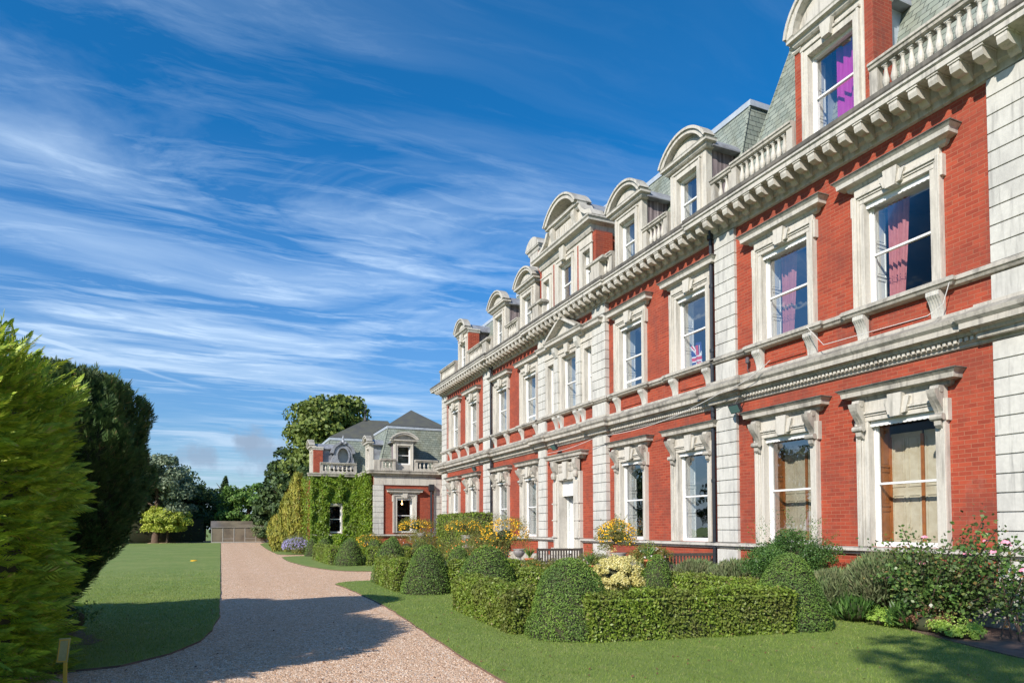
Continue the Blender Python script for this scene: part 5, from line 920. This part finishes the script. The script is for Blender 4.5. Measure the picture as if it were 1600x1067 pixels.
# ------------------------------------------------ big clipped conifers by the path
def conifer(name, label, x, y, rx, ry, H, mt, n, spray=.2, up=.35, lean=0., base=.05, trunk_r=.16, pinch=.35, nbl=9, wid=.022, topk=4.0, deep=.26, core=.84, lf=.62, roll=.5):
    t = thing(name, label, 'conifer', (x, y, 0), 'clipped conifers along the path'); mb = MB()
    for k in range(5): a = k*1.26; mb.tube([(x+.05*math.cos(a), y+.05*math.sin(a), -.05), (x+.16*math.cos(a), y+.16*math.sin(a), H*.3), (x+rx*.4*math.cos(a), y+ry*.4*math.sin(a), H*.75)], [trunk_r*.7, trunk_r*.5, .03], 7)
    mb.build('trunk', 'bark', t, True); u = rng.random(n); z = base+(1-base)*u; ph = rng.random(n)*6.283
    def rad(z): return np.clip(pinch+(1-pinch)*np.clip((z-base)/.42, 0, 1)**.75, 0, 1)*np.power(np.clip(1-z**topk, 0, 1), .42)
    w = rad(z); lump = 1+.06*np.sin(ph*5+z*9)+.05*np.sin(ph*9-z*14)+.05*np.sin(z*23+ph*3); pw = .75; c, s = np.cos(ph), np.sin(ph); sq = (np.abs(c)**2.6+np.abs(s)**2.6)**(-1/2.6)
    P = np.stack([x+lean*z+rx*w*lump*c*sq, y+ry*w*lump*s*sq, z*H], 1); top = rng.random(n) < .10; rr = np.sqrt(rng.random(top.sum()))*.8; P[top] = np.stack([x+lean+rx*rr*np.cos(ph[top]), y+ry*rr*np.sin(ph[top]), H*(1-.10*rr**2)-rng.random(top.sum())*.12], 1)
    N = unit(np.stack([c/rx, s/ry, 1.3*z**6], 1)); N[top] = unit(np.stack([c[top]*.3, s[top]*.3, np.ones(top.sum())], 1)); dep = rng.random((n, 1))**1.6*deep; P -= N*dep
    ax = unit(N+np.array([0, 0, up])+rng.normal(0, .28, (n, 3))); sd = unit(np.cross(ax, rng.normal(0, roll, (n, 3))+np.array([0, 0, 1.]))); nrm_ = np.cross(sd, ax); g = Geo(); Ls = spray*rng.uniform(.6, 1.3, (n, 1))*(1+.5*(rng.random((n, 1)) < .06))
    for k in range(nbl):
        f = k/(nbl-1); sg = 1 if k % 2 else -1; sp = .75*(1-f)+.12; d = unit(ax*(.85)+sd*sg*sp+nrm_*rng.normal(0, .08, (n, 1))) if k < nbl-1 else ax; l = Ls*(lf-lf*.48*f); st_ = P+ax*Ls*(f*.62-.1); b = np.cross(nrm_, d); wd = wid*rng.uniform(.8, 1.2, (n, 1))
        V = np.stack([st_, st_+d*l*.5+b*wd/2, st_+d*l+nrm_*l*(-.12), st_+d*l*.5-b*wd/2], 1).reshape(-1, 3); g.add(V, np.arange(4*n).reshape(n, 4))
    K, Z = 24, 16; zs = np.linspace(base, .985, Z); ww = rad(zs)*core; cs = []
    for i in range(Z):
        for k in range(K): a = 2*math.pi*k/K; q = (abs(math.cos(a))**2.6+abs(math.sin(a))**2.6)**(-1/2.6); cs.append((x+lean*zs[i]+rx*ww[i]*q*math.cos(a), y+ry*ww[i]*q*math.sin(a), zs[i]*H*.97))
    g.add(np.array(cs), np.array([(i*K+k, i*K+(k+1) % K, (i+1)*K+(k+1) % K, (i+1)*K+k) for i in range(Z-1) for k in range(K)]), 1); g.build('crown', [mt, 'twig_shade'], t); return t
conifer('cypress', 'bright golden green clipped cypress filling the left edge of the picture', -3.25, 9.5, 1.38, 2.2, 4.0, 'cypress_gold', 10500, .38, .10, 0, .0, pinch=.94, wid=.021, deep=.42, core=.76, nbl=19, lf=.26, topk=16, roll=.95)
conifer('yew', 'dark green clipped yew with bare leaning trunk right of the golden cypress', -2.95, 13.4, 1.54, 1.5, 4.5, 'cypress_dark', 16000, .20, 1.1, .22, .07, pinch=.2, wid=.02, topk=9)
for x, y, lb in ((-5.4, 14.3, 'dark clipped yew directly behind the golden cypress, next to the leaning yew'), (-8.2, 14.2, 'dark clipped yew furthest from the path in its row'), (-5.6, 11.6, 'dark clipped yew between the golden cypress and the far row')): conifer('yew', lb, x, y, 1.6, 1.35, 4.4, 'cypress_dark', 2500, .26, .9, 0, .08, pinch=.3, wid=.05)
shrub('ivy_tuft', 'dark trailing ivy and brambles round the foot of the yew trunk', 'plant', (-2.4, 13.3, .25), (.5, .5, .35), 'bush_dark', 14, .2, 110, .05, .6)
t = thing('marker_post', 'small yellow wooden marker stake with a blank plaque beside the golden cypress', 'sign', (-1.58, 8.9, 0)); mb = MB(); mb.box(-1.605, -1.565, 8.895, 8.915, -.05, .36); mb.build('stake', 'yellow_paint', t, bevel=.003)
FS = lambda a, b, c: (-1.585+a+.10*(c-.3), 8.90+b, .30+c); mb = MB(FS); mb.box(-.055, .055, -.02, -.003, .0, .27); mb.build('plaque', 'plaque', t, bevel=.004); mb = MB(FS)
for q in ((-.048, .048, .008, .02), (-.048, .048, .245, .257), (-.048, -.038, .02, .245), (.038, .048, .02, .245)): mb.box(q[0], q[1], -.026, -.0205, q[2], q[3])
mb.build('plaque_rim', 'yellow_paint', t)
t = thing('lawn_marker', 'flat yellow marker disc lying on the left lawn', 'marker', (-1.32, 40, 0)); mb = MB(); mb.lathe(-1.32, 40, [(.17, .0), (.17, .03), (.1, .05)], 14); mb.build('disc', 'yellow_petal', t)
# ------------------------------------------------ ivy on the wing
def ivy(label, regions, origin, leaf=.15, name='ivy'):
    g = Geo()
    for kind, s0, s1, z0, z1, pos, holes, n in regions:
        s = rng.uniform(s0, s1, n); z = rng.uniform(z0, z1, n); keep = np.ones(n, bool)
        for h in holes: keep &= ~((s > h[0]) & (s < h[1]) & (z > h[2]) & (z < h[3]))
        edge = z < z1-.12+.14*np.sin(s*7)+.08*np.sin(s*17); keep &= edge; s, z = s[keep], z[keep]; k = len(s); d = .05+.36*rng.random(k)*(.25+.9*np.sin(s*3.1+z*1.9+np.sin(z*4))**2)
        if kind == 'y': P = np.stack([s, pos-d, z], 1); N = np.tile([0, -1, .25], (k, 1))
        else: P = np.stack([pos-d, s, z], 1); N = np.tile([-1, 0, .25], (k, 1))
        al = np.tile([0, 0, -1.], (k, 1)); g.add(*leafset(P, unit(N.astype(float)), leaf, leaf*.75, .5, al, .5))
    me = np_mesh(name, np.concatenate(g.V), np.concatenate(g.F), ['ivy']); o = bpy.data.objects.new(name, me); COL.objects.link(o); me.transform(Matrix.Translation(-Vector(origin))); o.location = origin; return tag(o, label, 'ivy')
ivy('thick green ivy covering the left corner of the low wing', [('y', 5.3, 8.75, .1, 5.35, 44.8, [(6.5, 7.35, 1.35, 3.4)], 26000), ('x', 41.0, 44.8, .1, 5.35, 8.6, [], 12000), ('x', 44.8, 51.8, .1, 5.3, 5.45, [], 4000)], (5.45, 44.8, 0), .13)
# ------------------------------------------------ trees and planting in the distance
tree('chestnut_tree', 'tall horse chestnut rising behind the low wing', 'tree', 9.2, 62, 14.1, 3.9, 'tree_chestnut', nb=140, br=.30, per=170, leaf=.36, trunk_r=.45, shape=[(0, 0, .66, .95, .33, .8), (-.3, -.2, .42, .8, .3, .5)])
for lb, x, y, H, r, m_, sh in (('dark evergreen left of the ivy wing, below the chestnut', 6.0, 66, 9.6, 2.5, 'tree_dark', None), ('dark broad yew at the far side of the path, right of the greenhouse', 7.2, 76, 8.0, 3.0, 'tree_dark', None), ('shaded tree beside the wing behind the golden conifers', 3.9+2.6, 58, 8.2, 2.4, 'tree_dark', None), ('dark low tree right of the greenhouse, behind the slim golden conifer', 5.4, 72, 6.4, 2.3, 'tree_dark', None), ('dense dark tree in the shade left of the greenhouse', -5.2, 98, 9.6, 4.6, 'tree_dark', None), ('dark tree behind the golden maple', -9.2, 96, 8.6, 4.4, 'tree_dark', None), ('dark low tree left of the maple, mostly behind the yew', -15, 97, 8.6, 4.6, 'tree_dark', None), ('dark tree between grey willow and bright green tree', -2.3, 104, 8.4, 3.4, 'tree_dark', None)):
    tree('dark_tree', lb, 'tree', x, y, H, r, m_, .5, .46, 60, .32, 120, .42, .3, 'dark trees round the garden', low=-.8)
tree('willow_tree', 'silvery grey green tree behind the dark yew', 'tree', -7.2, 90, 11.3, 4.3, 'tree_grey', .52, .44, 85, .27, 150, .36, .35, low=-.6)
tree('green_tree', 'bright mid green round tree directly behind the greenhouse', 'tree', 3.1, 92, 8.0, 3.5, 'tree_mid', .5, .44, 70, .28, 150, .36, .3, low=-.8)
tree('maple', 'small lime yellow maple on the far left lawn', 'tree', -5.8, 88, 4.4, 2.5, 'tree_lime', .56, .40, 70, .27, 150, .26, .12, low=-.7)
tree('spruce_tree', 'dark pointed conifer left of the bright green tree, on the skyline', 'tree', .6, 108, 9.6, 2.6, 'tree_dark', nb=46, per=130, leaf=.55, cone=True, group='pointed conifers on the skyline')
tree('spruce_tree', 'dark pointed conifer at the right behind the bright green tree', 'tree', 6.2, 106, 9.6, 2.4, 'tree_dark', nb=46, per=130, leaf=.55, cone=True, group='pointed conifers on the skyline')
for k, (x, y, H, r) in enumerate(((-24, 104, 9, 6), (-32, 100, 10, 6), (-20, 112, 10, 6), (14, 104, 9, 6), (22, 100, 10, 7), (30, 92, 10, 6), (9, 90, 7.5, 3.6))): tree('dark_tree', ['far left dark tree of the woodland belt, behind the yew', 'leftmost tree of the woodland belt', 'rear dark tree of the woodland belt behind the yew', 'woodland tree behind the low wing', 'tall woodland tree behind the middle of the house', 'woodland tree behind the near half of the house', 'woodland tree just right of the greenhouse'][k], 'tree', x, y, H, r, 'tree_dark', .5, .46, 50, .32, 100, .5, .35, 'woodland trees', low=-.8)
hedge((-30, 93), (-2, 93), 1.6, 2.9, 'long dark clipped hedge closing the left lawn behind the maple', .3, 60, 'tree_dark', 'boundary_hedge', None); hedge((5.2, 84), (13, 84), 1.2, 2.4, 'dark hedge right of the greenhouse', .25, 90, 'bush_dark', 'boundary_hedge', None)
dome(6.3, 80, 1.1, 2.2, 'tall grey green clipped dome at the far end of the path', .14, 420, 'lavender', group=None); dome(7.9, 79, 1.0, 2.1, 'tall green clipped dome right of the far grey green one', .14, 420, group=None)
def column(x, y, H, r, label, mt='gold_conifer', n=2600, leaf=.22):
    t = thing('golden_conifer', label, 'conifer', (x, y, 0), 'golden conifers beside the wing'); mb = MB(); mb.tube([(x, y, 0), (x, y, H*.7)], [.12, .04], 6); mb.build('trunk', 'bark', t); z = rng.random(n); ph = rng.random(n)*6.28; w = r*np.power(np.sin(np.clip(z*.93+.05, 0, 1)*math.pi), .5)*(1+.18*np.sin(ph*5+z*6)); P = np.stack([x+w*np.cos(ph), y+w*np.sin(ph), z*H], 1); N = unit(np.stack([np.cos(ph), np.sin(ph), ph*0+.2], 1)); al = unit(N*.5+np.array([0, 0, 1.])); g = Geo(); g.add(*leafset(P, N, leaf*1.8, leaf*.5, .5, al, .3)); g.build('crown', [mt], t)
column(4.6, 52, 4.3, .62, 'slim golden column conifer furthest left of the ivy wing'); column(5.0, 49.2, 5.6, .7, 'tall golden conifer against the ivy wall'); column(4.0, 53.5, 2.7, .7, 'low spreading golden conifer at the left of the golden group', n=1600)
t = thing('greenhouse', 'low glazed lean-to greenhouse with white posts closing the end of the gravel path', 'greenhouse', (2, 87, 0)); F = front_frame(86.0)
mb = MB(F); 
for i in range(5): mb.box(-1.0+1.22*i+.04, -1.0+1.22*(i+1)-.04, -.06, 0, .12, 1.75)
mb.build('glazing', 'greenhouse_glazing', t); mb = MB(F)
for i in range(6): mb.box(-1.04+1.22*i, -.96+1.22*i, -.05, .03, 0, 1.8)
mb.box(-1.04, 5.14, -.05, .04, 1.75, 1.83); mb.box(-1.04, 5.14, -.05, .04, 0, .12)
for i in (1, 3, ): mb.box(-.96+1.22*i, .18+1.22*i, -.04, .035, .45, .5)
mb.build('frame', 'greenhouse_frame', t); mb = MB(F); mb.quad((-1.1, .1, 1.8), (5.2, .1, 1.8), (5.2, -2.2, 2.6), (-1.1, -2.2, 2.6)); mb.quad((-1.0, 0, 0), (-1.0, -2.2, 0), (-1.0, -2.2, 2.55), (-1.0, 0, 1.8)); mb.build('roof', 'greenhouse_glazing', t)
shrub('purple_bush', 'dull purple bush at the right end of the greenhouse', 'bush', (4.6, 84.6, 1.1), (1.5, .9, 1.1), 'lavender', 24, .4, 120, .16, .6)
wl = ['nearest', 'second', 'third', 'fourth', 'fifth', 'sixth', 'seventh', 'eighth', 'ninth']
for k in range(9): tree('lawn_tree', 'dark tree across the left lawn, %s of the row opposite the house' % wl[k], 'tree', -42-5*math.sin(k*2.1), 6+k*10.5, 10.5+2*math.sin(k*1.7), 5.6, 'tree_dark', .5, .46, 40, .34, 90, .6, .4, 'trees across the left lawn', low=-.8)
# tall tree behind the viewer, whose dappled shade falls on the near lawn
tree('lime_tree', 'tall lime tree behind the viewpoint that shades the near lawn', 'tree', -4.5, -5.0, 13, 3.0, 'tree_mid', nb=60, br=.30, per=70, leaf=.30, crown_z=.84, crown_h=.14, trunk_r=.25)
# ------------------------------------------------ fine ground cover
def inpoly(x, y, poly):
    poly = np.array(poly); c = np.zeros(len(x), bool); j = len(poly)-1
    for i in range(len(poly)):
        xi, yi = poly[i]; xj, yj = poly[j]; cond = ((yi > y) != (yj > y)) & (x < (xj-xi)*(y-yi)/((yj-yi) or 1e-9)+xi); c ^= cond; j = i
    return c
def view_pts(n, d0, d1, power=1.6):
    dep = d0*(d1/d0)**(rng.random(n)**.9); lat = (rng.random(n)*2-1)*dep*.80; s, c = .4008, .9162; return dep*s+lat*c, dep*c-lat*s, dep
x, y, dep = view_pts(420000, 7.0, 30); kz = np.where(inpoly(x, y, lawnL), 0., np.where(inpoly(x, y, lawnR), 0., np.where(inpoly(x, y, nearL), -.01, -9))); kz = np.where(rng.random(len(x)) < np.clip((30-dep)/14, 0, 1), kz, -9); k = kz > -1; x, y, dep, kz = x[k], y[k], dep[k], kz[k]; n = len(x)
hgt = rng.uniform(.012, .034, n); a = rng.random(n)*6.28; w = .0022*np.clip(dep/8, 1, 3); ln = rng.normal(0, .012, (n, 2)); P = np.stack([x, y, kz], 1); dx = np.stack([np.cos(a)*w, np.sin(a)*w, a*0], 1); T = P+np.stack([ln[:, 0], ln[:, 1], hgt], 1)
V = np.stack([P-dx, P+dx, T+dx*.3, T-dx*.3], 1).reshape(-1, 3); o = link('grass', np_mesh('grass', V, np.arange(4*n).reshape(n, 4), ['grass_blade'])); tag(o, 'short mown grass blades of the near lawns', 'grass', kind='stuff')
x, y, dep = view_pts(110000, 6.9, 20); k = ~inpoly(x, y, lawnL) & ~inpoly(x, y, lawnR) & ~inpoly(x, y, nearL) & (x < 8) & (x > -2.5); x, y = x[k], y[k]; n = len(x); r = rng.uniform(.006, .015, n)
D = np.array([(1, 0, 0), (0, 1, 0), (-1, 0, 0), (0, -1, 0), (0, 0, .75)]); ro = rng.random(n)*6.28; V = np.empty((n, 5, 3)); sx = r*rng.uniform(.7, 1.3, n)
for i, d in enumerate(D): V[:, i, 0] = x+(d[0]*sx*np.cos(ro)-d[1]*r*np.sin(ro)); V[:, i, 1] = y+(d[0]*sx*np.sin(ro)+d[1]*r*np.cos(ro)); V[:, i, 2] = -.029+d[2]*r+rng.normal(0, .002, n)*(i < 4)
F = np.array([(0, 1, 4), (1, 2, 4), (2, 3, 4), (3, 0, 4)]); F = (F[None]+np.arange(n)[:, None, None]*5).reshape(-1, 3); o = link('gravel_stones', np_mesh('gravel_stones', V.reshape(-1, 3), F, ['pebble'])); tag(o, 'loose tan and white gravel stones on the near path', 'gravel', kind='stuff')

x, y, dep = view_pts(900, 7.0, 26); k = (x < 9) & (x > -2.4); x, y = x[k], y[k]; n = len(x); kz = np.where(inpoly(x, y, lawnL) | inpoly(x, y, lawnR),   .02, -.018); P = np.stack([x, y, kz], 1)
o = link('fallen_leaves', np_mesh('fallen_leaves', *leafset(P, np.tile([0, 0, 1.], (n, 1)), .045, .026, .35), ['brown_leaf'])); tag(o, 'scattered brown fallen leaves on lawn and gravel', 'leaves', kind='stuff')
